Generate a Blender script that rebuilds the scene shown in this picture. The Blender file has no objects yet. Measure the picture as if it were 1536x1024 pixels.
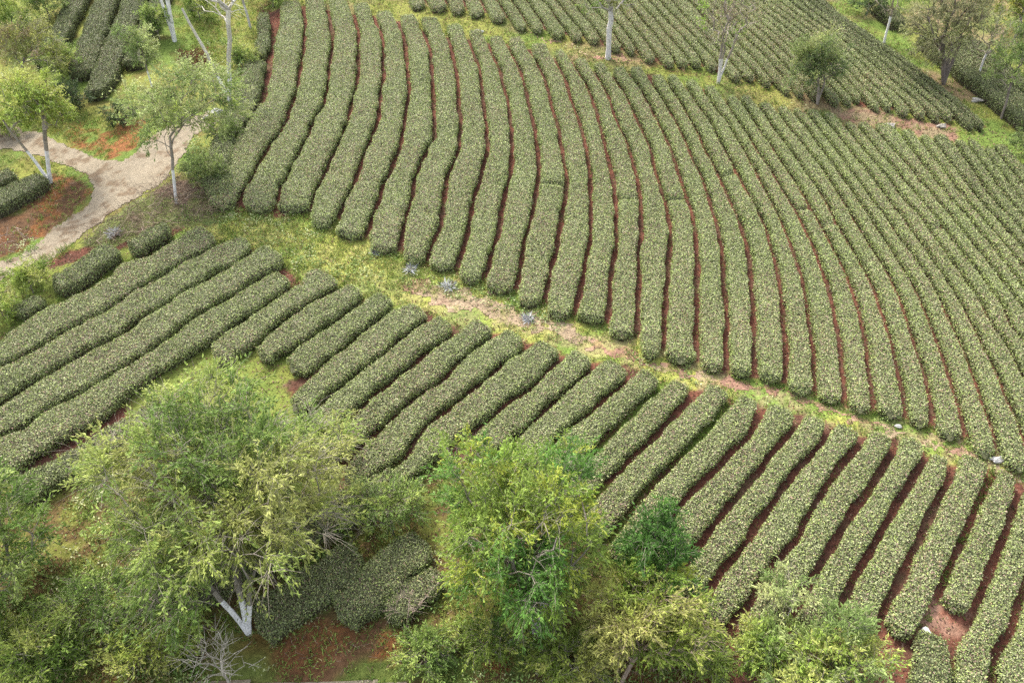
import bpy, math, random
import numpy as np

rng = np.random.default_rng(11)
random.seed(11)
scene = bpy.context.scene
COL = scene.collection

# ------------------------------------------------------------------ camera
F_PX, CX, CY = 1109.0, 768.0, 512.0          # focal length in photo pixels
PITCH, CAM_Z, SLOPE = math.radians(40), 28.0, math.tan(math.radians(10))
cam_data = bpy.data.cameras.new('camera')
cam_data.sensor_width = 36.0
cam_data.lens = 36.0 * F_PX / 1536.0
cam_data.clip_start = 0.5
cam_data.clip_end = 2000
cam = bpy.data.objects.new('camera', cam_data)
cam.location = (0, 0, CAM_Z)
cam.rotation_euler = (math.radians(90) - PITCH, 0, 0)
COL.objects.link(cam)
scene.camera = cam
SP, CP = math.sin(PITCH), math.cos(PITCH)


def terr(x, y):
    """height of the hillside"""
    x = np.asarray(x, float); y = np.asarray(y, float)
    z = SLOPE * y
    z = z + 0.30 * np.sin(x * 0.13 + 0.6) * np.sin(y * 0.12 + 0.4)
    z = z + 0.12 * np.sin(x * 0.37 + y * 0.21) + 0.05 * np.sin(x * 1.1 - y * 0.7 + 1.0)
    return z


def at(px, py, dz=0.0):
    """photo pixel -> point on the hillside (plus dz)"""
    px = np.asarray(px, float); py = np.asarray(py, float)
    u = (px - CX) / F_PX; v = (py - CY) / F_PX
    dx = u; dy = CP - v * SP; dzr = -SP - v * CP
    t = (CAM_Z - dz) / (SLOPE * dy - dzr)
    for _ in range(8):
        x, y = dx * t, dy * t
        err = (CAM_Z + dzr * t) - (terr(x, y) + dz)
        t = t + err / (SLOPE * dy - dzr)
    x, y = dx * t, dy * t
    return np.stack([x, y, terr(x, y)], -1)


def to_px(P):
    P = np.asarray(P, float)
    x, y, z = P[..., 0], P[..., 1], P[..., 2] - CAM_Z
    depth = y * CP - z * SP
    depth = np.where(depth < 1, 1, depth)
    v = (-z * CP - y * SP) / depth
    return CX + F_PX * x / depth, CY + F_PX * v, depth


def in_poly(px, py, poly):
    poly = np.asarray(poly, float)
    inside = np.zeros(px.shape, bool)
    j = len(poly) - 1
    for i in range(len(poly)):
        xi, yi = poly[i]; xj, yj = poly[j]
        c = ((yi > py) != (yj > py)) & (px < (xj - xi) * (py - yi) / (yj - yi + 1e-12) + xi)
        inside ^= c
        j = i
    return inside


# ------------------------------------------------------------------ noise
_tab = rng.random((257, 257))
def vnoise(x, y, s=1.0, ox=0.0):
    x = np.asarray(x, float) / s + ox + 1000.0; y = np.asarray(y, float) / s + ox * 1.7 + 1000.0
    xi = np.floor(x).astype(int); yi = np.floor(y).astype(int)
    fx = x - xi; fy = y - yi
    fx = fx * fx * (3 - 2 * fx); fy = fy * fy * (3 - 2 * fy)
    a = _tab[xi % 256, yi % 256]; b = _tab[(xi + 1) % 256, yi % 256]
    c = _tab[xi % 256, (yi + 1) % 256]; d = _tab[(xi + 1) % 256, (yi + 1) % 256]
    return (a * (1 - fx) + b * fx) * (1 - fy) + (c * (1 - fx) + d * fx) * fy


def fbm(x, y, s, ox=0.0, n=3):
    t = 0; a = 0.5; tot = 0
    for k in range(n):
        t = t + a * vnoise(x, y, s / (2 ** k), ox + 13.7 * k); tot += a; a *= 0.55
    return t / tot


def srgb(*c):
    c = np.array(c, float) / 255.0
    return np.where(c <= 0.04045, c / 12.92, ((c + 0.055) / 1.055) ** 2.4)


# ------------------------------------------------------------------ mesh building
class MB:
    """collects quads with a colour per vertex, becomes one mesh"""
    def __init__(self):
        self.V, self.F, self.C, self.M, self.n = [], [], [], [], 0
    def add(self, V, F, C, mat=0):
        V = np.asarray(V, np.float32).reshape(-1, 3); F = np.asarray(F, np.int32).reshape(-1, 4)
        C = np.asarray(C, np.float32)
        if C.ndim == 1:
            C = np.broadcast_to(C, (len(V), 3))
        self.V.append(V); self.F.append(F + self.n); self.C.append(C)
        self.M.append(np.full(len(F), mat, np.int32)); self.n += len(V)
    def build(self, name, mats, parent=None, smooth=False, origin=None):
        V = np.concatenate(self.V); F = np.concatenate(self.F); C = np.concatenate(self.C); M = np.concatenate(self.M)
        if origin is not None:
            V = V - np.asarray(origin, np.float32)
        me = bpy.data.meshes.new(name)
        me.vertices.add(len(V)); me.vertices.foreach_set('co', V.ravel())
        me.loops.add(len(F) * 4); me.loops.foreach_set('vertex_index', F.ravel())
        me.polygons.add(len(F))
        me.polygons.foreach_set('loop_start', np.arange(0, len(F) * 4, 4, dtype=np.int32))
        try:
            me.polygons.foreach_set('loop_total', np.full(len(F), 4, np.int32))
        except Exception:
            pass
        if not isinstance(mats, (list, tuple)):
            mats = [mats]
        for m in mats:
            me.materials.append(m)
        me.polygons.foreach_set('material_index', M)
        me.polygons.foreach_set('use_smooth', np.full(len(F), smooth, bool))
        a = me.color_attributes.new('tint', 'BYTE_COLOR', 'POINT')
        a.data.foreach_set('color', np.concatenate([C, np.ones((len(C), 1), np.float32)], 1).astype(np.float32).ravel())
        me.update(calc_edges=True)
        o = bpy.data.objects.new(name, me)
        if origin is not None and parent is None:
            o.location = origin
        COL.objects.link(o)
        if parent is not None:
            o.parent = parent
        return o


def tag(o, label=None, cat=None, group=None, kind=None):
    if label: o['label'] = label
    if cat: o['category'] = cat
    if group: o['group'] = group
    if kind: o['kind'] = kind
    return o


def empty(name, loc):
    o = bpy.data.objects.new(name, None)
    o.empty_display_size = 0.3
    o.location = loc
    COL.objects.link(o)
    return o


def unit(v):
    return v / (np.linalg.norm(v, axis=-1, keepdims=True) + 1e-9)


def leaves(mb, P, D, L, W, C, N=None, bend=0.0):
    """diamond leaves: base P, direction D, length L, width W, colour C"""
    n = len(P)
    if n == 0: return
    if N is None:
        N = unit(rng.normal(size=(n, 3)) + np.array([0, 0, 1.2]))
    S = unit(np.cross(D, N))
    L = np.broadcast_to(np.asarray(L, float), (n,))[:, None]; W = np.broadcast_to(np.asarray(W, float), (n,))[:, None]
    up = np.cross(S, D)
    mid = P + D * L * 0.45 + up * L * bend
    V = np.stack([P, mid + S * W * 0.5, P + D * L, mid - S * W * 0.5], 1)
    F = np.arange(n * 4).reshape(n, 4)
    mb.add(V, F, np.repeat(C, 4, 0))


def tubes(mb, P, Q, rp, rq, C, k=5, mat=0):
    n = len(P)
    if n == 0: return
    D = unit(Q - P)
    ref = np.where(np.abs(D[:, 2:3]) > 0.9, np.array([[1.0, 0, 0]]), np.array([[0, 0, 1.0]]))
    A = unit(np.cross(D, ref)); B = np.cross(D, A)
    th = np.linspace(0, 2 * math.pi, k, endpoint=False)
    ring = A[:, None, :] * np.cos(th)[None, :, None] + B[:, None, :] * np.sin(th)[None, :, None]
    V = np.concatenate([P[:, None] + ring * rp[:, None, None], Q[:, None] + ring * rq[:, None, None]], 1)
    i = np.arange(k); j = (i + 1) % k
    f = np.stack([i, j, j + k, i + k], 1)
    F = (np.arange(n) * 2 * k)[:, None, None] + f[None]
    C = np.asarray(C, float)
    if C.ndim == 2 and len(C) == n:
        C = np.repeat(C, 2 * k, 0)
    mb.add(V, F, C, mat)


# ------------------------------------------------------------------ materials
def new_mat(name):
    m = bpy.data.materials.new(name); m.use_nodes = True
    nt = m.node_tree; nt.nodes.clear()
    return m, nt, nt.nodes, nt.links


def tint_mat(name, rough=0.6, trans=0.0, spec=0.35, nscale=0.0, namp=0.0, bump=0.0, bscale=30.0):
    m, nt, N, L = new_mat(name)
    out = N.new('ShaderNodeOutputMaterial'); b = N.new('ShaderNodeBsdfPrincipled')
    a = N.new('ShaderNodeVertexColor'); a.layer_name = 'tint'
    b.inputs['Roughness'].default_value = rough
    b.inputs['Specular IOR Level'].default_value = spec
    col = a.outputs['Color']
    if namp > 0:
        tc = N.new('ShaderNodeTexCoord'); no = N.new('ShaderNodeTexNoise')
        no.inputs['Scale'].default_value = nscale; no.inputs['Detail'].default_value = 6
        no.inputs['Roughness'].default_value = 0.7
        L.new(tc.outputs['Object'], no.inputs['Vector'])
        mr = N.new('ShaderNodeMapRange'); mr.inputs[1].default_value = 0.3; mr.inputs[2].default_value = 0.7
        mr.inputs[3].default_value = 1 - namp; mr.inputs[4].default_value = 1 + namp
        L.new(no.outputs['Fac'], mr.inputs[0])
        mx = N.new('ShaderNodeVectorMath'); mx.operation = 'SCALE'
        L.new(col, mx.inputs[0]); L.new(mr.outputs[0], mx.inputs['Scale'])
        col = mx.outputs[0]
    if bump > 0:
        tc2 = N.new('ShaderNodeTexCoord'); n2 = N.new('ShaderNodeTexNoise'); n2.inputs['Scale'].default_value = bscale
        n2.inputs['Detail'].default_value = 5
        L.new(tc2.outputs['Object'], n2.inputs['Vector'])
        bp = N.new('ShaderNodeBump'); bp.inputs['Strength'].default_value = bump; bp.inputs['Distance'].default_value = 0.06
        L.new(n2.outputs['Fac'], bp.inputs['Height']); L.new(bp.outputs[0], b.inputs['Normal'])
    L.new(col, b.inputs['Base Color'])
    if trans > 0:
        t = N.new('ShaderNodeBsdfTranslucent'); L.new(col, t.inputs['Color'])
        mix = N.new('ShaderNodeMixShader'); mix.inputs[0].default_value = trans
        L.new(b.outputs[0], mix.inputs[1]); L.new(t.outputs[0], mix.inputs[2]); L.new(mix.outputs[0], out.inputs[0])
    else:
        L.new(b.outputs[0], out.inputs[0])
    return m


M_TEA = tint_mat('tea_leaf', 0.55, 0.12, 0.25)
M_LEAF = tint_mat('tree_leaf', 0.55, 0.38, 0.2)
M_GRASS = tint_mat('grass_blade', 0.6, 0.25, 0.3)
M_BARK = tint_mat('bark', 0.85, 0, 0.2, 9.0, 0.35, 0.6, 25)
M_SOIL = tint_mat('hillside_soil', 0.95, 0, 0.1, 5.0, 0.45, 1.0, 9)
M_ROAD = tint_mat('gravel_track', 0.95, 0, 0.1, 6.0, 0.22, 0.7, 25)
M_STONE = tint_mat('pale_stone', 0.85, 0, 0.2, 7.0, 0.25, 0.6, 20)
# ------------------------------------------------------------------ tea rows: lines between rows, in photo pixels
# (each line is laid on the hillside and becomes real ground positions)
MID = [
 [(416,31),(410,60),(407,85),(404,110),(400,130),(397,149),(381,166),(368,186),(353,207),(342,228),(330,255),(322,275)],
 [(455,5),(457,22),(457,45),(456,67),(453,85),(449,107),(446,130),(440,150),(431,175),(420,197),(405,218),(394,235),(380,259),(371,275),(361,290),(358,308)],
 [(488,0),(490,6),(494,25),(499,47),(498,72),(495,92),(493,112),(490,135),(484,155),(475,172),(465,190),(460,207),(448,230),(437,250),(429,268),(420,281),(416,292),(414,308)],
 [(525,8),(526,12),(532,27),(538,50),(537,72),(538,92),(536,112),(534,132),(527,152),(524,175),(516,195),(509,212),(500,230),(490,253),(476,280),(469,298),(466,312)],
 [(560,20),(562,27),(570,45),(575,65),(574,85),(576,110),(576,122),(571,133),(570,150),(568,172),(562,192),(554,212),(546,230),(538,250),(532,272),(520,295),(513,310)],
 [(594,25),(596,31),(604,52),(609,72),(610,92),(612,112),(614,135),(611,155),(607,175),(606,192),(601,215),(594,232),(588,250),(584,262),(575,275),(569,295),(563,313),(555,328),(552,350)],
 [(628,30),(630,37),(639,57),(646,77),(647,97),(649,117),(650,140),(651,165),(651,185),(650,210),(641,222),(632,245),(622,268),(619,290),(614,312),(607,330),(604,350),(601,372)],
 [(664,40),(667,47),(676,67),(682,90),(684,110),(687,132),(689,155),(690,180),(690,200),(689,215),(686,231),(677,247),(670,265),(667,285),(666,300),(662,320),(661,335),(655,352),(647,368)],
 [(699,48),(702,57),(711,80),(719,102),(721,125),(724,150),(727,170),(730,192),(732,215),(731,228),(726,247),(719,272),(710,297),(707,320),(701,347),(695,370),(689,390),(686,404)],
 [(731,60),(734,69),(742,87),(751,107),(755,130),(761,150),(765,172),(767,192),(768,215),(768,235),(767,257),(760,282),(754,307),(750,327),(749,345),(742,365),(736,385),(729,408)],
 [(758,58),(761,66),(770,85),(781,105),(787,125),(791,145),(795,165),(800,185),(804,207),(807,230),(808,255),(804,287),(799,315),(792,342),(786,365),(782,390),(776,422)],
 [(791,68),(793,74),(805,92),(815,112),(821,132),(826,152),(832,172),(839,192),(841,212),(844,232),(847,250),(849,257),(851,280),(846,302),(842,322),(841,342),(836,365),(831,387),(825,407),(820,437)],
 [(827,78),(839,100),(849,120),(854,140),(860,160),(869,180),(875,200),(879,220),(881,240),(886,262),(886,290),(886,317),(886,342),(884,370),(877,392),(875,417),(867,447)],
 [(856,90),(867,107),(880,127),(889,147),(895,167),(899,185),(905,205),(910,227),(915,250),(919,262),(922,285),(925,312),(924,337),(925,365),(922,387),(917,410),(915,437),(912,477)],
 [(885,96),(896,115),(907,132),(916,152),(922,172),(930,192),(941,212),(945,232),(954,257),(959,285),(962,312),(962,337),(962,360),(957,377),(959,400),(960,425),(957,450),(957,482)],
 [(914,105),(927,125),(939,142),(947,160),(956,180),(965,197),(975,217),(979,237),(982,252),(987,267),(996,297),(1004,322),(1005,347),(1004,372),(1002,397),(1001,410),(999,440),(998,470),(996,505)],
 [(939,104),(952,122),(966,142),(977,162),(985,180),(997,200),(1006,222),(1012,240),(1019,257),(1027,285),(1037,312),(1042,337),(1046,385),(1047,410),(1045,432),(1046,455),(1046,480),(1045,505),(1047,535)],
 [(972,115),(987,140),(1001,160),(1014,182),(1026,207),(1037,232),(1041,242),(1051,260),(1060,285),(1067,310),(1077,337),(1081,360),(1084,387),(1086,420),(1088,445),(1091,480),(1089,505),(1091,545)],
 [(996,115),(1010,138),(1025,159),(1036,180),(1048,200),(1056,220),(1065,240),(1075,256),(1085,277),(1095,300),(1107,325),(1115,350),(1121,370),(1126,397),(1127,420),(1130,450),(1130,485),(1131,510),(1132,555)],
 [(1023,123),(1040,147),(1054,167),(1065,182),(1075,202),(1085,220),(1095,238),(1103,252),(1115,276),(1122,290),(1135,312),(1145,332),(1152,352),(1159,375),(1164,395),(1170,425),(1175,460),(1175,490),(1179,515),(1180,540),(1178,565)],
 [(1051,130),(1065,150),(1077,167),(1090,182),(1102,202),(1115,222),(1124,240),(1133,252),(1141,272),(1152,292),(1162,312),(1172,332),(1180,352),(1190,376),(1198,398),(1205,425),(1210,460),(1215,487),(1219,515),(1221,540),(1222,577)],
 [(1089,151),(1100,170),(1112,187),(1125,205),(1135,222),(1146,238),(1157,252),(1167,271),(1178,290),(1190,307),(1201,327),(1211,348),(1221,368),(1230,392),(1240,420),(1248,447),(1253,472),(1258,500),(1262,527),(1264,555),(1268,577),(1269,600)],
 [(1106,145),(1120,162),(1132,180),(1142,197),(1155,212),(1165,229),(1177,247),(1191,267),(1202,285),(1213,304),(1226,325),(1237,345),(1248,366),(1259,387),(1269,407),(1278,430),(1286,455),(1292,477),(1298,506),(1302,535),(1304,560),(1309,582),(1312,612)],
 [(1134,155),(1149,172),(1161,192),(1175,208),(1187,225),(1200,245),(1212,262),(1225,278),(1239,300),(1252,325),(1264,347),(1276,367),(1287,387),(1299,407),(1312,432),(1319,455),(1327,478),(1336,504),(1342,532),(1348,555),(1354,580),(1358,602),(1360,622)],
 [(1162,161),(1177,180),(1192,200),(1205,215),(1220,235),(1232,249),(1245,269),(1257,287),(1268,304),(1280,325),(1294,347),(1307,370),(1319,387),(1332,407),(1342,427),(1352,447),(1359,472),(1369,502),(1378,530),(1387,557),(1394,585),(1398,610),(1400,635)],
 [(1185,164),(1200,180),(1215,197),(1227,215),(1240,232),(1252,247),(1262,262),(1275,280),(1291,305),(1304,322),(1317,342),(1332,365),(1339,377),(1352,397),(1364,415),(1374,432),(1384,455),(1393,476),(1403,502),(1414,530),(1422,555),(1429,577),(1438,602),(1443,622),(1448,642)],
 [(1205,165),(1220,182),(1232,197),(1247,215),(1260,232),(1272,250),(1287,270),(1300,287),(1312,305),(1332,327),(1344,347),(1359,367),(1374,387),(1387,405),(1399,425),(1412,447),(1422,471),(1434,497),(1447,525),(1456,550),(1467,575),(1474,602),(1484,625),(1492,650),(1496,670)],
 [(1232,170),(1244,187),(1257,202),(1272,220),(1287,240),(1302,257),(1317,277),(1329,292),(1338,305),(1352,322),(1364,340),(1379,360),(1392,377),(1404,397),(1417,412),(1429,432),(1442,452),(1452,473),(1466,497),(1479,525),(1494,550),(1504,577),(1514,602),(1527,627),(1536,655)],
 [(1264,185),(1279,202),(1292,220),(1307,237),(1322,255),(1337,272),(1349,290),(1361,304),(1377,320),(1392,337),(1402,355),(1417,375),(1429,392),(1444,412),(1457,432),(1472,450),(1484,475),(1497,497),(1512,517),(1524,540),(1534,560),(1550,595)],
 [(1282,184),(1292,195),(1307,212),(1322,232),(1337,247),(1352,265),(1367,282),(1384,302),(1402,322),(1417,342),(1432,362),(1447,382),(1462,400),(1477,420),(1492,440),(1507,460),(1516,485),(1528,500),(1545,522)],
 [(1304,185),(1322,202),(1337,220),(1352,237),(1367,252),(1382,272),(1397,289),(1410,304),(1424,320),(1437,337),(1449,350),(1464,370),(1482,390),(1497,410),(1512,430),(1524,447),(1545,474)],
 [(1347,196),(1362,215),(1377,235),(1392,254),(1407,273),(1430,304),(1444,317),(1457,330),(1469,347),(1484,362),(1499,382),(1514,402),(1529,422),(1546,444)],
 [(1379,207),(1395,228),(1412,250),(1427,270),(1440,288),(1453,304),(1467,320),(1482,337),(1497,355),(1512,370),(1524,387),(1545,412)],
 [(1394,203),(1412,225),(1430,250),(1447,272),(1462,290),(1474,304),(1489,320),(1502,335),(1519,355),(1545,386)],
 [(1430,213),(1447,235),(1463,258),(1480,285),(1494,304),(1509,319),(1527,338),(1548,362)],
 [(1448,210),(1467,235),(1485,260),(1502,285),(1517,304),(1546,336)],
 [(1474,222),(1490,245),(1508,268),(1525,290),(1548,318)],
 [(1490,223),(1510,248),(1530,270),(1550,294)],
 [(1510,218),(1530,240),(1552,264)],
]
# where the near end of each middle row lies in the photograph
MIDBOT = [312,318,322,321,345,362,383,401,411,431,446,463,483,488,513,541,550,561,571,578,599,607,623,633,645,665,689,712,None,None,None,None,None,None,None,None,None,None]

UP = [
 [(600,-30),(606,-12),(612,4)],
 [(618,-34),(630,-14),(638,0),(643,11)],
 [(650,-34),(660,-15),(668,-2),(675,17)],
 [(676,-34),(688,-14),(695,-2),(702,20)],
 [(700,-34),(713,-14),(720,-3),(733,25)],
 [(722,-34),(737,-14),(744,-3),(756,15),(767,33)],
 [(744,-34),(758,-14),(766,-3),(780,17),(796,43)],
 [(766,-34),(781,-14),(789,-2),(800,14),(812,30),(823,48)],
 [(788,-34),(802,-14),(812,0),(825,11),(837,31),(849,45),(856,57)],
 [(810,-34),(825,-14),(836,2),(848,18),(861,34),(875,50),(882,62)],
 [(828,-34),(845,-12),(857,2),(870,17),(887,37),(899,52),(908,65)],
 [(850,-34),(868,-14),(885,5),(904,27),(920,47),(932,66),(940,78)],
 [(872,-34),(888,-14),(902,5),(925,34),(939,50),(952,67),(960,81)],
 [(892,-34),(910,-10),(928,12),(946,35),(960,51),(970,64),(980,77),(991,92)],
 [(912,-34),(930,-12),(950,14),(972,41),(986,57),(997,72),(1010,87),(1016,99)],
 [(930,-34),(950,-8),(970,17),(984,32),(997,49),(1012,65),(1025,80),(1037,98)],
 [(946,-34),(970,-4),(994,25),(1007,39),(1022,54),(1035,69),(1049,84),(1060,102)],
 [(962,-34),(980,-10),(1001,15),(1017,31),(1031,45),(1045,60),(1057,74),(1069,84),(1086,106)],
 [(978,-34),(995,-12),(1010,5),(1022,19),(1036,34),(1050,48),(1062,59),(1072,70),(1082,80),(1095,91),(1107,106),(1119,119)],
 [(1004,-34),(1033,0),(1050,19),(1066,38),(1084,61),(1097,75),(1112,90),(1127,104),(1142,122)],
 [(1020,-34),(1047,-2),(1066,19),(1088,42),(1110,67),(1130,87),(1145,105),(1157,120),(1168,130)],
 [(1034,-34),(1060,-2),(1080,20),(1106,46),(1130,68),(1145,82),(1157,96),(1170,110),(1182,124),(1192,140)],
 [(1046,-34),(1072,-2),(1094,20),(1122,46),(1147,67),(1160,80),(1172,94),(1184,107),(1198,122),(1214,144)],
 [(1058,-34),(1085,-2),(1110,20),(1138,44),(1164,67),(1182,85),(1206,108),(1227,130),(1244,150)],
 [(1072,-34),(1098,-2),(1122,19),(1150,43),(1178,67),(1198,85),(1220,106),(1239,124),(1252,135),(1268,155)],
 [(1085,-34),(1110,-2),(1134,19),(1163,43),(1193,67),(1215,89),(1240,112),(1265,135),(1276,145),(1286,155)],
 [(1096,-34),(1121,-2),(1147,19),(1178,43),(1210,67),(1235,89),(1260,111),(1275,125),(1287,137),(1297,150)],
 [(1109,-34),(1136,-2),(1162,19),(1194,43),(1226,67),(1248,86),(1269,104),(1284,121),(1300,135),(1315,149),(1329,164)],
 [(1121,-34),(1149,-2),(1176,19),(1209,43),(1242,67),(1270,90),(1282,101),(1297,117),(1312,130),(1326,142),(1339,154),(1345,166)],
 [(1135,-34),(1163,-2),(1190,20),(1223,43),(1256,67),(1275,82),(1294,96),(1310,112),(1326,127),(1345,144),(1364,161),(1374,174)],
 [(1150,-34),(1178,-2),(1206,20),(1238,43),(1270,67),(1290,82),(1307,96),(1326,112),(1345,129),(1361,141),(1379,157),(1398,177)],
 [(1164,-34),(1192,-2),(1220,20),(1253,43),(1286,67),(1306,82),(1326,96),(1345,114),(1364,129),(1382,145),(1401,161),(1420,181)],
 [(1178,-34),(1207,-2),(1226,14),(1243,27),(1268,45),(1293,66),(1321,84),(1347,102),(1369,120),(1388,136),(1409,152),(1424,166),(1441,182)],
 [(1193,-34),(1221,0),(1240,18),(1260,34),(1280,48),(1302,63),(1335,83),(1352,94),(1373,110),(1394,129),(1414,145),(1434,160),(1453,175),(1469,191)],
 [(1212,-34),(1240,2),(1256,16),(1277,32),(1299,47),(1321,62),(1350,82),(1369,97),(1394,115),(1414,130),(1434,147),(1456,164),(1477,186)],
]

LOW = [
 [(262,358),(230,382),(185,395),(140,430),(105,447),(72,460),(32,482),(-5,515)],
 [(342,360),(322,370),(290,385),(262,402),(235,420),(207,432),(182,450),(152,470),(125,482),(82,507),(50,525),(25,540),(0,552),(-25,567)],
 [(388,367),(370,384),(350,397),(325,410),(307,420),(277,439),(240,462),(207,482),(180,502),(150,517),(120,532),(90,550),(62,567),(45,577),(22,592),(0,607),(-22,620)],
 [(437,395),(417,402),(397,413),(372,428),(350,442),(325,457),(296,474),(270,492),(247,510),(220,527),(200,542),(157,567),(130,585),(105,597),(75,612),(50,630),(27,645),(0,655),(-22,667)],
 [(450,417),(435,432),(412,447),(392,462),(372,475),(350,490),(330,503),(312,517),(280,537),(250,555),(225,570),(200,587),(185,605),(165,622),(140,637),(120,650),(97,662),(72,675),(45,692),(20,708),(-5,722)],
 [(522,422),(490,442),(462,457),(440,470),(415,490),(397,505),(380,522),(355,540),(330,556),(300,575),(270,598),(232,628),(200,650),(165,676),(120,700),(85,716),(50,738),(20,756)],
 [(560,440),(537,455),(520,467),(500,482),(477,500),(450,515),(430,530),(412,545),(392,561)],
 [(612,450),(585,467),(565,482),(542,500),(520,517),(500,535),(480,550),(462,567),(442,585),(425,602)],
 [(655,470),(631,487),(610,501),(590,517),(572,533),(553,547),(531,563),(508,581),(487,601),(455,622),(435,640)],
 [(697,484),(675,505),(657,515),(637,530),(620,545),(600,562),(580,577),(560,592),(540,610),(522,625),(507,640),(482,660),(460,672),(430,696)],
 [(747,500),(722,515),(702,530),(685,545),(675,560),(655,575),(632,590),(612,607),(592,622),(570,645),(550,660),(530,680),(507,697),(485,712),(470,728)],
 [(800,507),(784,525),(762,540),(742,554),(720,572),(698,590),(678,608),(657,624),(635,642),(620,660),(615,675),(600,696),(570,712),(552,727),(535,742)],
 [(850,527),(835,542),(817,560),(800,577),(780,592),(765,600),(745,617),(722,632),(702,647),(680,668),(655,690)],
 [(902,540),(885,555),(867,570),(850,585),(832,600),(812,618),(790,640),(760,668),(720,705),(690,735)],
 [(955,552),(937,572),(922,585),(902,602),(885,617),(860,636),(830,665),(790,705),(750,745),(720,775)],
 [(997,570),(980,590),(962,605),(940,627),(922,642),(902,662),(885,680),(850,722),(810,765),(780,800)],
 [(1045,587),(1032,600),(1014,618),(995,639),(973,663),(951,682),(932,702),(917,717),(890,748),(850,795),(820,830)],
 [(1105,587),(1092,607),(1072,630),(1055,650),(1032,670),(1012,692),(992,710),(972,732),(947,765),(920,800),(890,840)],
 [(1147,605),(1137,630),(1117,660),(1102,672),(1082,692),(1065,712),(1045,730),(1025,752),(1002,780),(975,812),(945,850)],
 [(1196,630),(1180,653),(1160,677),(1145,696),(1130,715),(1107,740),(1091,762),(1071,785),(1055,808),(1042,825),(1032,840),(1005,875)],
 [(1247,632),(1239,655),(1226,671),(1203,696),(1182,722),(1165,745),(1144,772),(1127,797),(1115,820),(1095,840),(1075,865),(1060,887),(1047,910),(1030,940)],
 [(1297,640),(1292,662),(1272,685),(1252,710),(1234,735),(1219,760),(1204,785),(1197,800),(1187,817),(1169,837),(1157,850),(1142,872),(1127,895),(1110,920),(1090,947),(1072,975)],
 [(1343,652),(1342,672),(1327,697),(1314,720),(1297,742),(1283,760),(1270,780),(1260,797),(1249,819),(1235,836),(1225,855),(1212,880),(1200,900),(1182,927),(1165,955)],
 [(1393,670),(1387,690),(1369,712),(1359,735),(1347,752),(1335,775),(1324,795),(1312,816),(1302,835),(1287,860),(1272,885),(1254,915),(1240,940)],
 [(1433,685),(1427,712),(1414,735),(1402,760),(1390,785),(1383,803),(1369,828),(1357,853),(1344,878),(1332,905),(1319,930),(1305,960)],
 [(1489,705),(1479,732),(1464,760),(1457,780),(1449,801),(1436,822),(1427,845),(1414,873),(1404,903),(1390,935),(1372,960)],
 [(1532,720),(1524,747),(1514,780),(1505,808),(1493,834),(1482,860),(1469,893),(1459,923),(1440,950),(1427,975),(1424,1000),(1422,1030)],
 [(1580,740),(1572,790),(1556,840),(1536,888),(1524,923),(1512,955),(1494,978),(1487,1005),(1484,1040)],
 [(1630,760),(1610,830),(1595,890),(1580,940),(1560,990),(1545,1040)],
]
LOWTOP = [None,348,357,378,410,410,430,444,459,478,485,498,514,529,543,557,572,579,594,609,624,637,647,655,682,684,707,735,760]
LOWBOT = [None,None,None,None,None,None,541,560,618,655,700,724,735,672,700,740,780,812,840,870,905,940,965,950,945,955,920,1045]

# ------------------------------------------------------------------ rows
PAL = dict(
    pale=np.array([0.315, 0.330, 0.172]), lime=np.array([0.310, 0.380, 0.115]), mid=np.array([0.225, 0.262, 0.112]),
    dark=np.array([0.100, 0.110, 0.052]), purple=np.array([0.270, 0.185, 0.150]), brown=np.array([0.330, 0.255, 0.135]))


def xs_at(line, ys):
    line = np.asarray(line, float)
    y = line[:, 1]; x = line[:, 0]
    r = np.interp(ys, y, x)
    k = min(3, len(y) - 1)
    s0 = (x[k] - x[0]) / (y[k] - y[0]); s1 = (x[-1] - x[-1 - k]) / (y[-1] - y[-1 - k])
    r = np.where(ys < y[0], x[0] + s0 * (ys - y[0]), r)
    r = np.where(ys > y[-1], x[-1] + s1 * (ys - y[-1]), r)
    return r


def resample(P, step):
    d = np.r_[0, np.cumsum(np.linalg.norm(np.diff(P[:, :2], axis=0), axis=1))]
    n = max(4, int(d[-1] / step) + 1)
    s = np.linspace(0, d[-1], n)
    return np.stack([np.interp(s, d, P[:, k]) for k in range(2)], 1), s


def smooth(a, n):
    for _ in range(n):
        a = a.copy(); a[1:-1] = 0.25 * a[:-2] + 0.5 * a[1:-1] + 0.25 * a[2:]
    return a


def half_dist(C, Nn, line2, sign):
    """distance from each centre point along its normal to a polyline"""
    A = line2[:-1]; B = line2[1:]; E = B - A
    best = np.full(len(C), np.nan)
    for i in range(len(C)):
        n = Nn[i] * sign
        den = n[0] * (-E[:, 1]) + n[1] * E[:, 0]
        den = np.where(np.abs(den) < 1e-9, 1e-9, den)
        r = A - C[i]
        t = (r[:, 0] * (-E[:, 1]) + r[:, 1] * E[:, 0]) / den
        u = (n[0] * r[:, 1] - n[1] * r[:, 0]) / den
        ok = (u >= -0.001) & (u <= 1.001) & (t > 0)
        if ok.any(): best[i] = t[ok].min()
    return best


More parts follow.
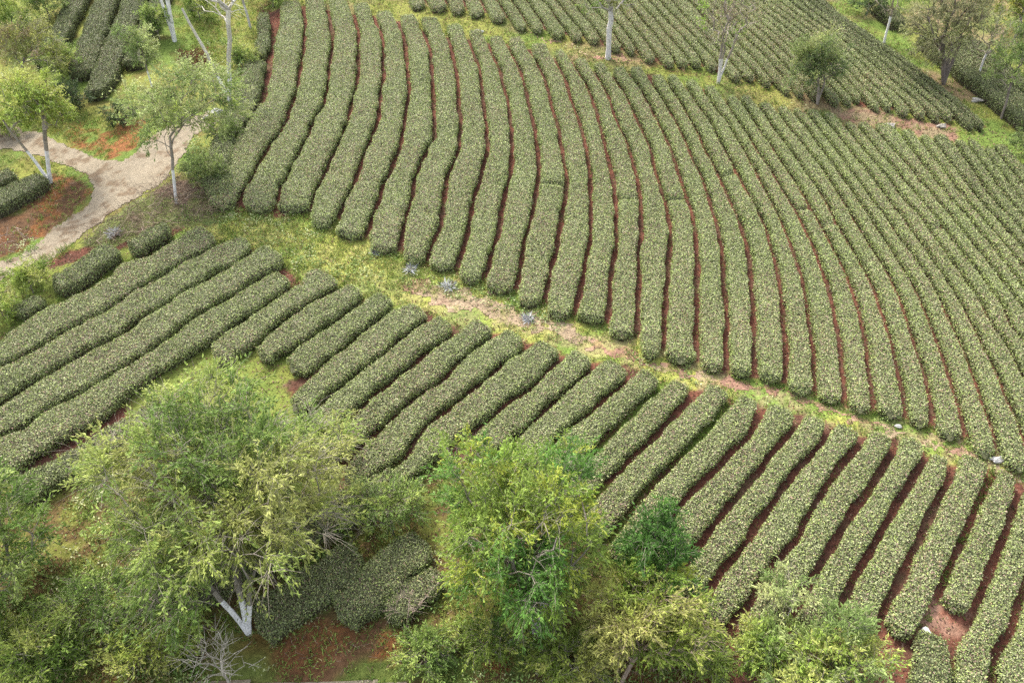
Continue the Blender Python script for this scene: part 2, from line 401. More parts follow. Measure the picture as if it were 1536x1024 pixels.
def hedge_mesh(C, S, hl, hr, h, name, style, dens, lsize, notches=(), seed=0, wav=0.26):
    """C centre line (n,2), hl / hr half widths to each side, h height"""
    n = len(C)
    T = np.gradient(C, axis=0); T = T / (np.linalg.norm(T, axis=1, keepdims=True) + 1e-9)
    Nn = np.stack([-T[:, 1], T[:, 0]], 1)          # to the line's own side
    rr_ = np.random.default_rng(seed * 7 + 3)
    r = np.minimum(rr_.uniform(0.35, 0.7), S[-1] * 0.45)
    e = np.minimum(S, S[-1] - S)
    f = np.clip(1 - ((r - np.minimum(e, r)) / r) ** 2.6, 0.003, 1) ** 0.45
    f = np.clip(f * np.where(e < 0.9, 1 - 0.7 * wav + 1.4 * wav * vnoise(S, S * 0, 0.22, seed * 5.3), 1), 0.003, 1)
    K = 15
    th = np.linspace(math.pi, 0, K)
    cx = np.sign(np.cos(th)) * np.abs(np.cos(th)) ** 0.30
    sz = np.abs(np.sin(th)) ** 0.33
    ox = seed * 3.17
    wl = hl * (1 + wav * (fbm(C[:, 0] * 1.0, C[:, 1], 0.7, ox) - 0.5) * 2) * f
    wr = hr * (1 + wav * (fbm(C[:, 0] * 1.0, C[:, 1], 0.7, ox + 50) - 0.5) * 2) * f
    hh = h * (0.94 + 0.16 * fbm(C[:, 0], C[:, 1], 1.5, ox + 90)) * (0.35 + 0.65 * f ** 0.7)
    notches = list(notches) + [(rr_.uniform(0.08, 0.92) * S[-1], rr_.uniform(0.15, 0.40)) for _ in range(int(S[-1] / 28))]
    for (s0, dep) in notches:
        g = np.exp(-((S - s0) / 0.16) ** 2)
        hh = hh * (1 - dep * g)
    off = np.where(cx[None, :] < 0, cx[None, :] * wr[:, None], cx[None, :] * wl[:, None])
    XY = C[:, None, :] + Nn[:, None, :] * off[..., None]
    base = terr(XY[..., 0], XY[..., 1])
    bump = (0.3 + 2.7 * wav) * (0.07 * (vnoise(XY[..., 0], XY[..., 1], 0.30, ox) - 0.5) + 0.06 * (vnoise(XY[..., 0], XY[..., 1], 0.75, ox + 7) - 0.5))
    Z = base - 0.02 + sz[None, :] * (hh[:, None] + bump)
    G = np.concatenate([XY, Z[..., None]], 2)         # (n,K,3)
    mb = MB()
    du = np.gradient(G, axis=0); dv = np.gradient(G, axis=1)
    Nr = unit(np.cross(du, dv))
    cen = np.concatenate([C, (terr(C[:, 0], C[:, 1]) + 0.25)[:, None]], 1)
    flip = np.sign(np.einsum('nkc,nkc->nk', Nr, G - cen[:, None])); flip[flip == 0] = 1
    Nr = Nr * flip[..., None]
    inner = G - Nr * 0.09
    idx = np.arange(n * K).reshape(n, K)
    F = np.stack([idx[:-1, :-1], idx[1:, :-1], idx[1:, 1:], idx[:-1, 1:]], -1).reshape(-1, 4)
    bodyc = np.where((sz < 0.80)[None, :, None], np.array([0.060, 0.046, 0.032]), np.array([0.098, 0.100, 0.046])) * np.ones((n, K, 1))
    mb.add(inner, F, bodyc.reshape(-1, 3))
    # leaves over the clipped surface
    a = G[:-1, :-1]; b = G[1:, :-1]; c = G[1:, 1:]; d = G[:-1, 1:]
    ar = 0.5 * np.linalg.norm(np.cross(c - a, d - b), axis=-1).ravel()
    m = int(ar.sum() * dens)
    q = rng.choice(len(ar), m, p=ar / ar.sum())
    u = rng.random((m, 1)); v = rng.random((m, 1))
    A, B, Cc, D = (k.reshape(-1, 3)[q] for k in (a, b, c, d))
    P = (A * (1 - u) + B * u) * (1 - v) + (D * (1 - u) + Cc * u) * v
    Nq = Nr[:-1, :-1].reshape(-1, 3)[q]
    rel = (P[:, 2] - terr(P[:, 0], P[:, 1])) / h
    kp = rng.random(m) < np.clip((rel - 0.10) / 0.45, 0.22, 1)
    P, Nq = P[kp], Nq[kp]; m = len(P)
    P = P + Nq * rng.normal(-0.025, 0.022, (m, 1))
    LEAFCOUNT[0] += m
    dirs = unit(Nq * rng.uniform(-0.1, 0.7, (m, 1)) + rng.normal(size=(m, 3)) * 0.7)
    nn = unit(Nq + rng.normal(size=(m, 3)) * 0.45)
    Ls = lsize * rng.uniform(0.65, 1.35, m)
    side = 1 - np.clip(Nq[:, 2], 0, 1)
    low = fbm(P[:, 0], P[:, 1], 2.2, 300, 2) - 0.5
    clump = vnoise(P[:, 0], P[:, 1], 0.16, 17 + seed)
    w = np.stack([style[0] * (1 + 0.6 * (clump - 0.5)) * (1 - 0.6 * side), style[1] * (1 + 1.4 * side) * np.ones(m), style[2] * np.ones(m),
                  style[3] * (1.35 - 0.9 * clump) , style[4] * np.clip(1 + 3.0 * low, 0.2, 3) * (1 - 0.6 * side), style[5] * np.clip(1 + 3.0 * low, 0.2, 3)], 1)
    w = np.clip(w, 0.001, None); w = w / w.sum(1, keepdims=True)
    cs = np.cumsum(w, 1); k = (rng.random((m, 1)) > cs).sum(1).clip(0, 5)
    pal = np.stack([PAL[x] for x in ('pale', 'lime', 'mid', 'dark', 'purple', 'brown')])
    col = pal[k] * rng.uniform(0.75, 1.3, (m, 1)) * style[6] * 1.15
    leaves(mb, P, dirs, Ls, Ls * rng.uniform(0.5, 0.75, m), col, nn, 0.08)
    o = mb.build(name, [M_TEA], origin=(C[n // 2, 0], C[n // 2, 1], float(terr(C[n // 2, 0], C[n // 2, 1]))))
    return o


def row_between(LA, LB, y0, y1, gap, h, style, seed, cuts=()):
    """one clipped tea row between two lines; returns its object(s) (split where the row is cut through)"""
    ys = np.arange(y0, y1 + 0.1, 4.0)
    xa, xb = xs_at(LA, ys), xs_at(LB, ys)
    Cp = at((xa + xb) / 2, ys, 0.4)[:, :2]
    ye = np.r_[y0 - 60, y0 - 25, ys, y1 + 25, y1 + 60]
    A2 = at(xs_at(LA, ye), ye, 0.4)[:, :2]; B2 = at(xs_at(LB, ye), ye, 0.4)[:, :2]
    pieces = []
    C, S = resample(smooth(Cp, 3), 0.2)
    T = np.gradient(C, axis=0); T = smooth(T, 6); T = T / np.linalg.norm(T, axis=1, keepdims=True)
    Nn = np.stack([-T[:, 1], T[:, 0]], 1)
    # which side is A on
    midA = A2[len(A2) // 2] - C[len(C) // 2]
    sgn = 1.0 if np.dot(midA, Nn[len(C) // 2]) > 0 else -1.0
    dl = half_dist(C, Nn, A2 if sgn > 0 else B2, 1); dr = half_dist(C, Nn, B2 if sgn > 0 else A2, -1)
    def fix(d):
        ok = ~np.isnan(d)
        if not ok.any(): return np.full(len(d), 0.6)
        d = np.interp(np.arange(len(d)), np.where(ok)[0], d[ok])
        med = np.median(d)
        return smooth(np.clip(d, med * 0.6, med * 1.5), 2)
    dl, dr = fix(dl), fix(dr)
    hl = np.clip(dl - gap, 0.22, 1.3); hr = np.clip(dr - gap, 0.22, 1.3)
    dist = float(np.hypot(C[:, 1].mean(), CAM_Z))
    lsize = 0.067 + 0.0002 * (dist - 25)
    dens = 1010 * (0.067 / lsize) ** 2
    return C, S, hl, hr, dens, lsize


ORD = ['first','second','third','fourth','fifth','sixth','seventh','eighth','ninth','tenth','eleventh','twelfth','thirteenth','fourteenth',
       'fifteenth','sixteenth','seventeenth','eighteenth','nineteenth','twentieth','twenty-first','twenty-second','twenty-third','twenty-fourth',
       'twenty-fifth','twenty-sixth','twenty-seventh','twenty-eighth','twenty-ninth','thirtieth','thirty-first','thirty-second','thirty-third',
       'thirty-fourth','thirty-fifth','thirty-sixth','thirty-seventh','thirty-eighth','thirty-ninth','fortieth']
#            pale  lime  mid   dark  purple brown  gain
ST_MID = (0.36, 0.17, 0.23, 0.14, 0.09, 0.055, 1.0)
ST_UP  = (0.36, 0.11, 0.24, 0.14, 0.08, 0.10, 0.97)
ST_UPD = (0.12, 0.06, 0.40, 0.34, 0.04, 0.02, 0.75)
ST_LOW = (0.31, 0.16, 0.25, 0.19, 0.105, 0.04, 0.97)
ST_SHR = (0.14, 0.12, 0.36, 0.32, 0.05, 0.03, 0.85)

LEAFCOUNT = [0]
seed = 0
for i in range(len(MID) - 1):
    LA, LB = MID[i], MID[i + 1]
    y0 = min(LA[0][1], LB[0][1]) - 2
    bot = MIDBOT[i + 1] if i + 1 < len(MIDBOT) else None
    y1 = (bot - 7) if bot else max(LA[-1][1], LB[-1][1]) + 10
    seed += 1
    st = ST_MID if i < 33 else tuple(0.6 * np.array(ST_MID) + 0.4 * np.array(ST_UPD))
    C, S, hl, hr, dens, ls = row_between(LA, LB, y0, y1, 0.185 if i < 19 else 0.185 - 0.02 * min(1, (i - 18) / 8), 0.72, st, seed)
    nt = []
    if i in (10, 13, 15, 18, 21, 22, 28): nt = [(S[-1] * (0.35 + 0.3 * rng.random()), 0.55)]
    o = hedge_mesh(C, S, hl, hr, 0.62 if i < 20 else 0.52, 'tea_row', st, dens, ls, nt, seed, 0.22 if i < 20 else 0.13)
    tag(o, 'clipped sage green tea hedge, %s of the middle field counted from the dirt track fork' % ORD[i + 1], 'tea hedge', 'tea hedges of the middle field')

for i in range(len(UP) - 1):
    LA, LB = UP[i], UP[i + 1]
    y0 = -34; y1 = max(LA[-1][1], LB[-1][1]) - 1
    if i == 24: y1 = 157
    if i == 25: y1 = 153
    seed += 1
    k = len(UP) - 2 - i
    st = ST_UPD if k < 2 else (tuple(0.5 * np.array(ST_UP) + 0.5 * np.array(ST_UPD)) if k < 4 else ST_UP)
    C, S, hl, hr, dens, ls = row_between(LA, LB, y0, y1, 0.15, 0.70, st, seed)
    o = hedge_mesh(C, S, hl, hr, 0.54, 'tea_row', st, dens, ls, (), seed, 0.10)
    tag(o, '%s tea hedge of the upper field, %s from the grassy strip with trees' % ('dark green' if k < 2 else 'olive green', ORD[k]), 'tea hedge', 'tea hedges of the upper field')

for i in range(1, len(LOW)):
    LA, LB = LOW[i - 1], LOW[i]
    y0 = LOWTOP[i] + 2
    b = LOWBOT[i] if i < len(LOWBOT) else 1045
    y1 = (b - 4) if b else max(LA[-1][1], LB[-1][1]) + 2
    if i == 5: y1 = 536
    seed += 1
    C, S, hl, hr, dens, ls = row_between(LA, LB, y0, y1, 0.17 if i < 16 else 0.20, 0.75, ST_LOW, seed)
    o = hedge_mesh(C, S, hl, hr, 0.60, 'tea_row', ST_LOW, dens, ls, (), seed)
    tag(o, 'speckled green tea hedge of the lower field, %s full row counted from the dirt track' % ORD[i - 1], 'tea hedge', 'tea hedges of the lower field')


def free_row(line, width_px_m, h, style, label, group=None, name='tea_row', dens_k=1.0):
    """a hedge along a traced centre line with one width in metres"""
    global seed
    seed += 1
    P = np.asarray(line, float)
    W = at(P[:, 0], P[:, 1], 0.4)[:, :2]
    C, S = resample(W, 0.2)
    C = smooth(C, 8)
    wv = width_px_m / 2 * (0.85 + 0.3 * fbm(C[:, 0], C[:, 1], 1.2, seed))
    dist = float(np.hypot(C[:, 1].mean(), CAM_Z)); ls = 0.067 + 0.0002 * (dist - 25)
    o = hedge_mesh(C, S, wv, wv, h, name, style, 1010 * (0.067 / ls) ** 2 * dens_k, ls, (), seed)
    tag(o, label, 'tea hedge', group)
    return o


G1 = 'short broken hedges beside the track'
free_row([(255,342),(225,358),(198,378)], 1.25, 0.75, ST_SHR, 'short leafy tea hedge nearest the dead brown brush beside the track', G1)
free_row([(178,374),(140,398),(110,420),(80,432)], 1.45, 0.75, ST_SHR, 'short leafy tea hedge in the middle of the broken line beside the track', G1)
free_row([(66,446),(45,458),(22,470)], 1.0, 0.6, ST_SHR, 'smallest leafy tea hedge of the broken line beside the track', G1)
free_row([(395,22),(396,50),(394,72),(388,88)], 0.9, 0.7, ST_SHR, 'ragged leafy hedge stub along the grass by the bare tree')
free_row([(385,95),(376,130),(362,160),(345,195)], 1.5, 0.72, ST_SHR, 'ragged dark hedge right behind the tall bare white-trunked tree')
free_row([(338,205),(330,240),(325,270),(333,296)], 1.5, 0.72, ST_SHR, 'ragged outermost hedge of the middle field beside the track end')
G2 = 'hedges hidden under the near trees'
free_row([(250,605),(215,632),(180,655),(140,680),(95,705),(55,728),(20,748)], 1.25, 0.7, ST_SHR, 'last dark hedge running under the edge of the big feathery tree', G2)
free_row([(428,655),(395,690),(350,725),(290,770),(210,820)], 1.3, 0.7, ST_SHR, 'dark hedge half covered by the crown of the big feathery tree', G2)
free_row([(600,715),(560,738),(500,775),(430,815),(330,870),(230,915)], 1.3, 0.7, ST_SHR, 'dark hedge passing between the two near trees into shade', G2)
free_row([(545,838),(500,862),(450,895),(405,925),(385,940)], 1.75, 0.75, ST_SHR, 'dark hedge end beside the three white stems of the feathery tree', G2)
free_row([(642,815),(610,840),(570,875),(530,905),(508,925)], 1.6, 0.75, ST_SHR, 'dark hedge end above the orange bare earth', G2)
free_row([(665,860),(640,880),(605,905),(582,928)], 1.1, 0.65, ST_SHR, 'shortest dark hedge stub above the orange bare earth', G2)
free_row([(1398,948),(1396,985),(1392,1045)], 1.3, 0.7, ST_SHR, 'short tea hedge below the small white rock on bare soil')
G3 = 'hedges behind the track'
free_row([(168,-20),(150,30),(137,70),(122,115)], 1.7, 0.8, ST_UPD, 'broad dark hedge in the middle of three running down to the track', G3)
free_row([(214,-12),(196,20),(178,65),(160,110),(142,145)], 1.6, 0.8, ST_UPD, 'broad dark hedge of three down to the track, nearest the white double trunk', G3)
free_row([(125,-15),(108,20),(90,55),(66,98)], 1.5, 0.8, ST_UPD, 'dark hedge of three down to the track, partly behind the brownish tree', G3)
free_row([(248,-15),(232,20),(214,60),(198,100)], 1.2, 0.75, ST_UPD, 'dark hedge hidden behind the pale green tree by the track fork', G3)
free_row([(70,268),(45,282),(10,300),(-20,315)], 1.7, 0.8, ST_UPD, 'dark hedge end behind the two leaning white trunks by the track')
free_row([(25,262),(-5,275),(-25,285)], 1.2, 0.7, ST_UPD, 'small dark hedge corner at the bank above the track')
G4 = 'dark hedges beyond the grassy strip'
free_row([(1306,-5),(1318,12),(1334,26),(1352,40)], 1.3, 0.8, ST_UPD, 'short dark hedge behind the thin white trunk on the grassy strip', G4)
free_row([(1384,58),(1405,78),(1430,98),(1462,122),(1490,146),(1518,166),(1548,190)], 1.3, 0.8, ST_UPD, 'long dark hedge along the far edge of the grassy strip', G4)
free_row([(1412,60),(1436,80),(1460,100),(1490,122),(1516,145),(1550,170)], 1.3, 0.75, ST_UPD, 'second dark hedge beyond the grassy strip, behind the leaning white stem', G4)
free_row([(1440,58),(1470,80),(1500,104),(1550,142)], 1.2, 0.75, ST_UPD, 'third dark hedge beyond the grassy strip under the hillside trees', G4)

print('LEAVES', LEAFCOUNT)
# ------------------------------------------------------------------ ground
STRIP = [(318,308),(385,322),(440,326),(490,322),(540,350),(575,368),(625,390),(668,405),(710,415),(755,435),(800,450),(845,468),(893,488),(935,492),(970,516),(1022,545),(1067,554),(1108,565),(1155,576),(1200,583),(1245,603),(1290,611),(1335,628),(1380,638),(1425,650),(1470,670),(1515,693),(1550,712),
         (1550, 744),(1525, 717),(1480, 699),(1420, 693),(1370, 667),(1322, 658),(1277, 649),(1235, 637),(1185, 622),(1130, 607),(1085, 595),(1037, 585),(995, 570),(952, 555),(900, 543),(852, 529),(800, 511),(747, 499),(695, 492),(650, 474),(610, 459),(560, 446),(522, 425),(447, 423),(400, 381),(345, 363),(290, 371),(255, 354)]
VERGE = [(400, -29), (600, -7), (640, 5), (675, 13), (735, 21), (770, 31), (800, 39), (855, 53), (905, 65), (960, 77), (1000, 93), (1060, 103), (1120, 116), (1170, 129), (1230, 143), (1290, 156), (1330, 163), (1400, 176), (1450, 185), (1478, 190), (1426, 155), (1356, 97), (1286, 47), (1226, 2), (1201, -30), (1700, -30), (1700, 260), (1545, 256), (1500, 234), (1470, 232), (1430, 226), (1400, 220), (1350, 209), (1300, 198), (1280, 196), (1230, 181), (1180, 174), (1140, 164), (1100, 156), (1050, 136), (1000, 122), (960, 112), (920, 114), (880, 106), (830, 89), (800, 79), (760, 66), (700, 59), (650, 52), (600, 36), (540, 22), (455, 10), (400, 16)]
TRACK = [(-60,176),(-15,182),(20,190),(60,200),(110,222),(150,238),(184,242),(205,224),(225,206),(250,190),(290,175),(328,164),(334,172),(320,192),(290,206),(275,235),(252,268),(235,281),(200,301),(165,323),(130,351),(100,376),(60,396),(20,416),(-60,450),(-60,410),(20,386),(60,360),(100,330),(130,305),(139,285),(128,265),(100,250),(60,236),(20,226),(-60,222)]
WORN = [(600,425),(640,424),(690,432),(745,448),(770,462),(820,476),(870,498),(930,520),(985,540),(1040,556),(1090,566),(1140,578),(1190,590),(1250,612),(1310,630),(1370,646),(1430,664),(1490,690),(1550,722),
        (1550,736),(1510,712),(1470,690),(1420,676),(1360,656),(1300,641),(1240,624),(1190,603),(1140,590),(1085,580),(1035,570),(985,554),(930,533),(870,514),(815,494),(760,482),(700,468),(650,455),(610,445)]
LANE = [(290,1016),(420,1019),(560,1019),(640,1024),(640,1100),(200,1100),(240,1030)]
TOPPATH = [(640,18),(700,30),(760,44),(800,56),(850,72),(890,86),(930,96),(960,98),(930,84),(880,76),(830,62),(780,48),(730,36),(680,26)]
BANK = [(-40,930),(60,940),(150,950),(250,950),(330,945),(400,940),(500,930),(560,925),(640,930),(760,950),(880,960),(960,980),(1030,1000),(1080,960),(1110,940),(1100,1060),(-40,1060)]
ROADBANK = [(-40,300),(40,290),(80,262),(128,270),(138,290),(110,325),(70,352),(20,380),(-40,400)]
WEDGE = [(70,190),(130,170),(200,180),(240,180),(225,205),(205,224),(184,242),(150,236),(110,220)]
BRUSH = [(240,282),(265,262),(300,280),(345,302),(340,325),(300,335),(255,340),(215,360),(150,375),(120,365),(165,330),(205,305)]
FARLEFT = [(-200,-60),(420,-60),(410,60),(400,110),(370,180),(335,200),(330,165),(250,188),(205,224),(150,236),(-200,170)]

gx = np.concatenate([-np.geomspace(600, 46, 14)[:-1], np.arange(-46, 46.01, 0.24), np.geomspace(46, 600, 14)[1:]])
gy = np.concatenate([-np.geomspace(300, 1.5, 12)[:-1] + 9, np.arange(8, 76, 0.24), np.geomspace(77, 700, 16)])
GX, GY = np.meshgrid(gx, gy)
GZ = terr(GX, GY)
far = np.clip((np.hypot(GX, GY - 40) - 90) / 200, 0, 1)
GZ = GZ * (1 - far) + far * SLOPE * np.minimum(GY, 160)
rough = 0.10 * (fbm(GX, GY, 0.9, 5) - 0.5)
GZ = GZ + rough
P = np.stack([GX, GY, GZ], -1)
qx, qy, qd = to_px(np.stack([GX, GY, terr(GX, GY)], -1))
jx = qx + 26 * (fbm(GX, GY, 1.1, 40) - 0.5); jy = qy + 18 * (fbm(GX, GY, 1.1, 60) - 0.5)
c_soil = np.array([0.180, 0.074, 0.048]); c_soil2 = np.array([0.125, 0.058, 0.040])
c_grass = np.array([0.150, 0.215, 0.045]); c_grass2 = np.array([0.24, 0.25, 0.06])
c_straw = np.array([0.34, 0.26, 0.15]); c_pink = np.array([0.31, 0.18, 0.125])
c_brown = np.array([0.135, 0.075, 0.040]); c_orange = np.array([0.26, 0.115, 0.045])
n1 = fbm(GX, GY, 2.4, 1)[..., None]; n2 = fbm(GX, GY, 0.7, 2)[..., None]; n3 = fbm(GX, GY, 5.0, 3)[..., None]
def mixc(a, b, t): return a * (1 - t) + b * t
def sstep(x, a, b):
    t = np.clip((x - a) / (b - a), 0, 1); return t * t * (3 - 2 * t)
soil = mixc(c_soil, c_soil2, sstep(n2, 0.4, 0.6))
soil = mixc(soil, c_straw * 0.6, 0.35 * sstep(n2, 0.62, 0.75))
grass = mixc(c_grass, c_grass2, sstep(n1, 0.4, 0.62))
grass = mixc(grass, c_brown, 0.5 * sstep(n2, 0.5, 0.68))
colr = grass.copy()
FIELDS = [[(395,-40),(600,-40),(1230,-40),(1360,90),(1485,195),(1560,210),(1600,1100),(1090,1100),(1000,960),(600,930),(380,945),(-60,960),(-60,455),(110,375),(250,335),(320,290),(380,180)]]
for f in FIELDS:
    m = in_poly(jx, jy, f)
    colr[m] = soil[m]
# grass growing in some of the lower gaps
gp = (in_poly(qx, qy, [(260,350),(600,440),(640,480),(330,620),(200,600),(120,640)]) & (n1[..., 0] > 0.40)) | (in_poly(qx, qy, [(-20,430),(260,350),(200,400),(-20,520)]))
colr[gp] = mixc(c_grass * 0.9, c_grass2, n2)[gp]
gp2 = in_poly(qx, qy, [(880,690),(1000,560),(1020,570),(990,630),(900,730)]) | in_poly(qx, qy, [(1020,680),(1060,630),(1090,600),(1100,610),(1070,650),(1030,700)]) | in_poly(qx, qy, [(520,760),(560,705),(600,690),(600,720),(560,740)])
colr[gp2] = (c_grass * 0.95 + 0 * n2)[gp2]
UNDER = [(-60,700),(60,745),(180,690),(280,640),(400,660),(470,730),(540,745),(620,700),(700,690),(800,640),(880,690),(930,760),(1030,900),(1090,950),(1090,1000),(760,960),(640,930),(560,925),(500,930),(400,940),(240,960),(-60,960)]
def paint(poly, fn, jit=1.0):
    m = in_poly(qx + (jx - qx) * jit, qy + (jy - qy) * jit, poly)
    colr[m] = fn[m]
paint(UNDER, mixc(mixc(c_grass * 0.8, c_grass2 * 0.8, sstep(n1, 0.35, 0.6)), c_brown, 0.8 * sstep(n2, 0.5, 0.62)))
strip = mixc(mixc(c_grass * 1.4, c_grass2 * 1.5, sstep(n1, 0.35, 0.6)), c_straw, (0.25 + 0.5 * np.clip((GX[..., None] + 10) / 20, 0, 1)) * sstep(n2, 0.45, 0.62))
paint(STRIP, strip)
verge = mixc(mixc(c_grass, c_grass2, sstep(n1, 0.35, 0.6)), mixc(c_straw * 0.8, c_pink * 0.8, n2), sstep(n3, 0.48, 0.66) * 0.8)
paint(VERGE, verge)
paint([(1240,160),(1310,165),(1400,185),(1440,195),(1440,215),(1390,205),(1330,190),(1270,185)], mixc(c_pink * 0.85, c_straw * 0.8, sstep(n2, 0.35, 0.6)))
bank = mixc(mixc(c_brown * 0.8, c_brown * 1.35, n2), c_grass * 0.9, sstep(n1, 0.5, 0.64) * 0.8)
bank = mixc(bank, c_orange * 0.7, sstep(n3, 0.56, 0.68) * 0.7)
paint(BANK, bank)
paint([(575,945),(620,938),(650,965),(640,1000),(600,1005),(560,985)], mixc(c_orange * 0.7, c_orange * 1.1, n2))
paint([(720,990),(760,985),(770,1010),(725,1015)], mixc(c_orange * 0.6, c_orange, n2))
paint(ROADBANK, mixc(mixc(c_brown, c_orange * 0.8, sstep(n2, 0.45, 0.6)), c_grass, sstep(n1, 0.55, 0.66) * 0.6))
paint(WEDGE, mixc(mixc(c_grass, c_orange * 0.9, sstep(n2, 0.42, 0.56)), c_grass2 * 0.8, sstep(n1, 0.5, 0.7)))
paint(BRUSH, mixc(mixc(np.array([0.15, 0.105, 0.075]), np.array([0.23, 0.16, 0.115]), n2), c_grass, 0.7 * sstep(n1, 0.5, 0.62)))
paint([(190,600),(300,520),(400,560),(470,620),(500,690),(520,740),(400,720),(330,680),(200,690)], mixc(c_grass * 1.1, c_grass2, n2))
paint([(175,205),(205,200),(200,225),(165,225)], c_orange * (0.8 + 0.5 * n2))
paint([(1380,900),(1460,905),(1450,955),(1375,950)], mixc(c_pink, c_soil * 1.4, sstep(n2, 0.4, 0.6)))
paint([(1070,935),(1110,935),(1120,1060),(1060,1060)], soil)
gmb = MB()
R, Cn = GX.shape
idx = np.arange(R * Cn).reshape(R, Cn)
gF = np.stack([idx[:-1, :-1], idx[:-1, 1:], idx[1:, 1:], idx[1:, :-1]], -1).reshape(-1, 4)
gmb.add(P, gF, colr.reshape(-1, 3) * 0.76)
tag(gmb.build('ground', [M_SOIL], smooth=True), kind='structure')


def gz(x, y):
    return terr(x, y) + 0.10 * (fbm(x, y, 0.9, 5) - 0.5)


def patch(name, poly, colf, mat, step=0.13, dz=0.03, jit=14):
    W = at(np.array(poly, float)[:, 0], np.array(poly, float)[:, 1])
    x = np.arange(W[:, 0].min() - 1, W[:, 0].max() + 1, step); y = np.arange(W[:, 1].min() - 1, W[:, 1].max() + 1, step)
    X, Y = np.meshgrid(x, y)
    qx, qy, _ = to_px(np.stack([X, Y, terr(X, Y)], -1))
    jx = qx + jit * (fbm(X, Y, 0.6, 140) - 0.5) * 2; jy = qy + jit * 0.7 * (fbm(X, Y, 0.6, 160) - 0.5) * 2
    m = in_poly(jx, jy, poly)
    keep = m[:-1, :-1] & m[1:, 1:] & m[1:, :-1] & m[:-1, 1:]
    i = np.arange(X.size).reshape(X.shape)
    F = np.stack([i[:-1, :-1], i[:-1, 1:], i[1:, 1:], i[1:, :-1]], -1)[keep]
    used, inv = np.unique(F, return_inverse=True)
    V = np.stack([X, Y, gz(X, Y) + dz], -1).reshape(-1, 3)[used]
    C = colf(V[:, 0], V[:, 1]) * 0.78
    mb = MB(); mb.add(V, inv.reshape(-1, 4), C)
    return tag(mb.build(name, [mat], smooth=True), kind='structure')


def road_col(x, y):
    n = fbm(x, y, 1.3, 9)[:, None]; k = fbm(x, y, 0.35, 19)[:, None]; l = fbm(x, y, 0.9, 29)[:, None]
    c = mixc(np.array([0.285, 0.235, 0.165]), np.array([0.35, 0.295, 0.215]), n)
    c = mixc(c, np.array([0.17, 0.115, 0.07]), 0.75 * sstep(k * 0.5 + l * 0.5, 0.53, 0.66))
    return c
patch('dirt_track', TRACK, road_col, M_ROAD, jit=5)
patch('lane', LANE, road_col, M_ROAD, jit=5)
def worn_col(x, y):
    n = fbm(x, y, 0.9, 9)[:, None]; k = fbm(x, y, 0.4, 19)[:, None]; l = fbm(x, y, 2.5, 29)[:, None]
    c = mixc(np.array([0.36, 0.27, 0.175]), np.array([0.33, 0.19, 0.135]), sstep(l, 0.38, 0.6))
    c = mixc(c, c_grass2, 0.45 * sstep(k, 0.55, 0.7))
    return c * (0.8 + 0.45 * n)
patch('footpath', WORN, worn_col, M_SOIL, jit=24, step=0.10, dz=0.016)
patch('footpath', TOPPATH, worn_col, M_SOIL, jit=16, step=0.12, dz=0.016)

# ------------------------------------------------------------------ grass and weeds (nobody could count them)
def scatter_px(poly, per_m2, cond=None, jit=0):
    pts = np.array(poly, float)
    W = at(pts[:, 0], np.clip(pts[:, 1], -60, 1090))
    x0, x1, y0, y1 = W[:, 0].min(), W[:, 0].max(), W[:, 1].min(), W[:, 1].max()
    n = int((x1 - x0) * (y1 - y0) * per_m2)
    X = rng.uniform(x0, x1, n); Y = rng.uniform(y0, y1, n)
    qx, qy, _ = to_px(np.stack([X, Y, terr(X, Y)], -1))
    m = in_poly(qx + jit * (fbm(X, Y, 0.8, 77) - 0.5) * 2, qy + jit * (fbm(X, Y, 0.8, 87) - 0.5), poly)
    m &= (qx > -80) & (qx < 1616) & (qy > -60) & (qy < 1090)
    if cond is not None: m &= cond(X, Y)
    return X[m], Y[m]


GC = np.array([[0.16, 0.25, 0.045], [0.25, 0.33, 0.07], [0.34, 0.36, 0.10], [0.10, 0.16, 0.035], [0.42, 0.36, 0.17], [0.30, 0.19, 0.09]])
def grass_blades(mb, X, Y, hgt, wts, per=5, wid=0.03):
    n = len(X) * per
    if n == 0: return
    x = np.repeat(X, per) + rng.normal(0, 0.07, n); y = np.repeat(Y, per) + rng.normal(0, 0.07, n)
    Pp = np.stack([x, y, gz(x, y) - 0.01], -1)
    D = unit(np.concatenate([rng.normal(0, 0.6, (n, 2)), np.abs(rng.normal(0.8, 0.3, (n, 1)))], 1))
    low = fbm(x, y, 1.8, 210)
    w = np.array(wts, float)[None] * np.stack([np.ones(n), 1 + 1.5 * (low - .5), np.clip(1 + 4 * (low - .5), .1, 3), np.clip(1 - 3 * (low - .5), .1, 3), np.clip(1 + 5 * (vnoise(x, y, 0.9, 31) - .5), .05, 4), np.clip(1 + 5 * (vnoise(x, y, 0.7, 51) - .5), .05, 4)], 1)
    w /= w.sum(1, keepdims=True)
    k = (rng.random((n, 1)) > np.cumsum(w, 1)).sum(1).clip(0, 5)
    C = GC[k] * rng.uniform(0.75, 1.25, (n, 1)) * 1.0
    leaves(mb, Pp, D, hgt * rng.uniform(0.5, 1.4, n), wid * rng.uniform(0.7, 1.5, n), C, bend=0.1)


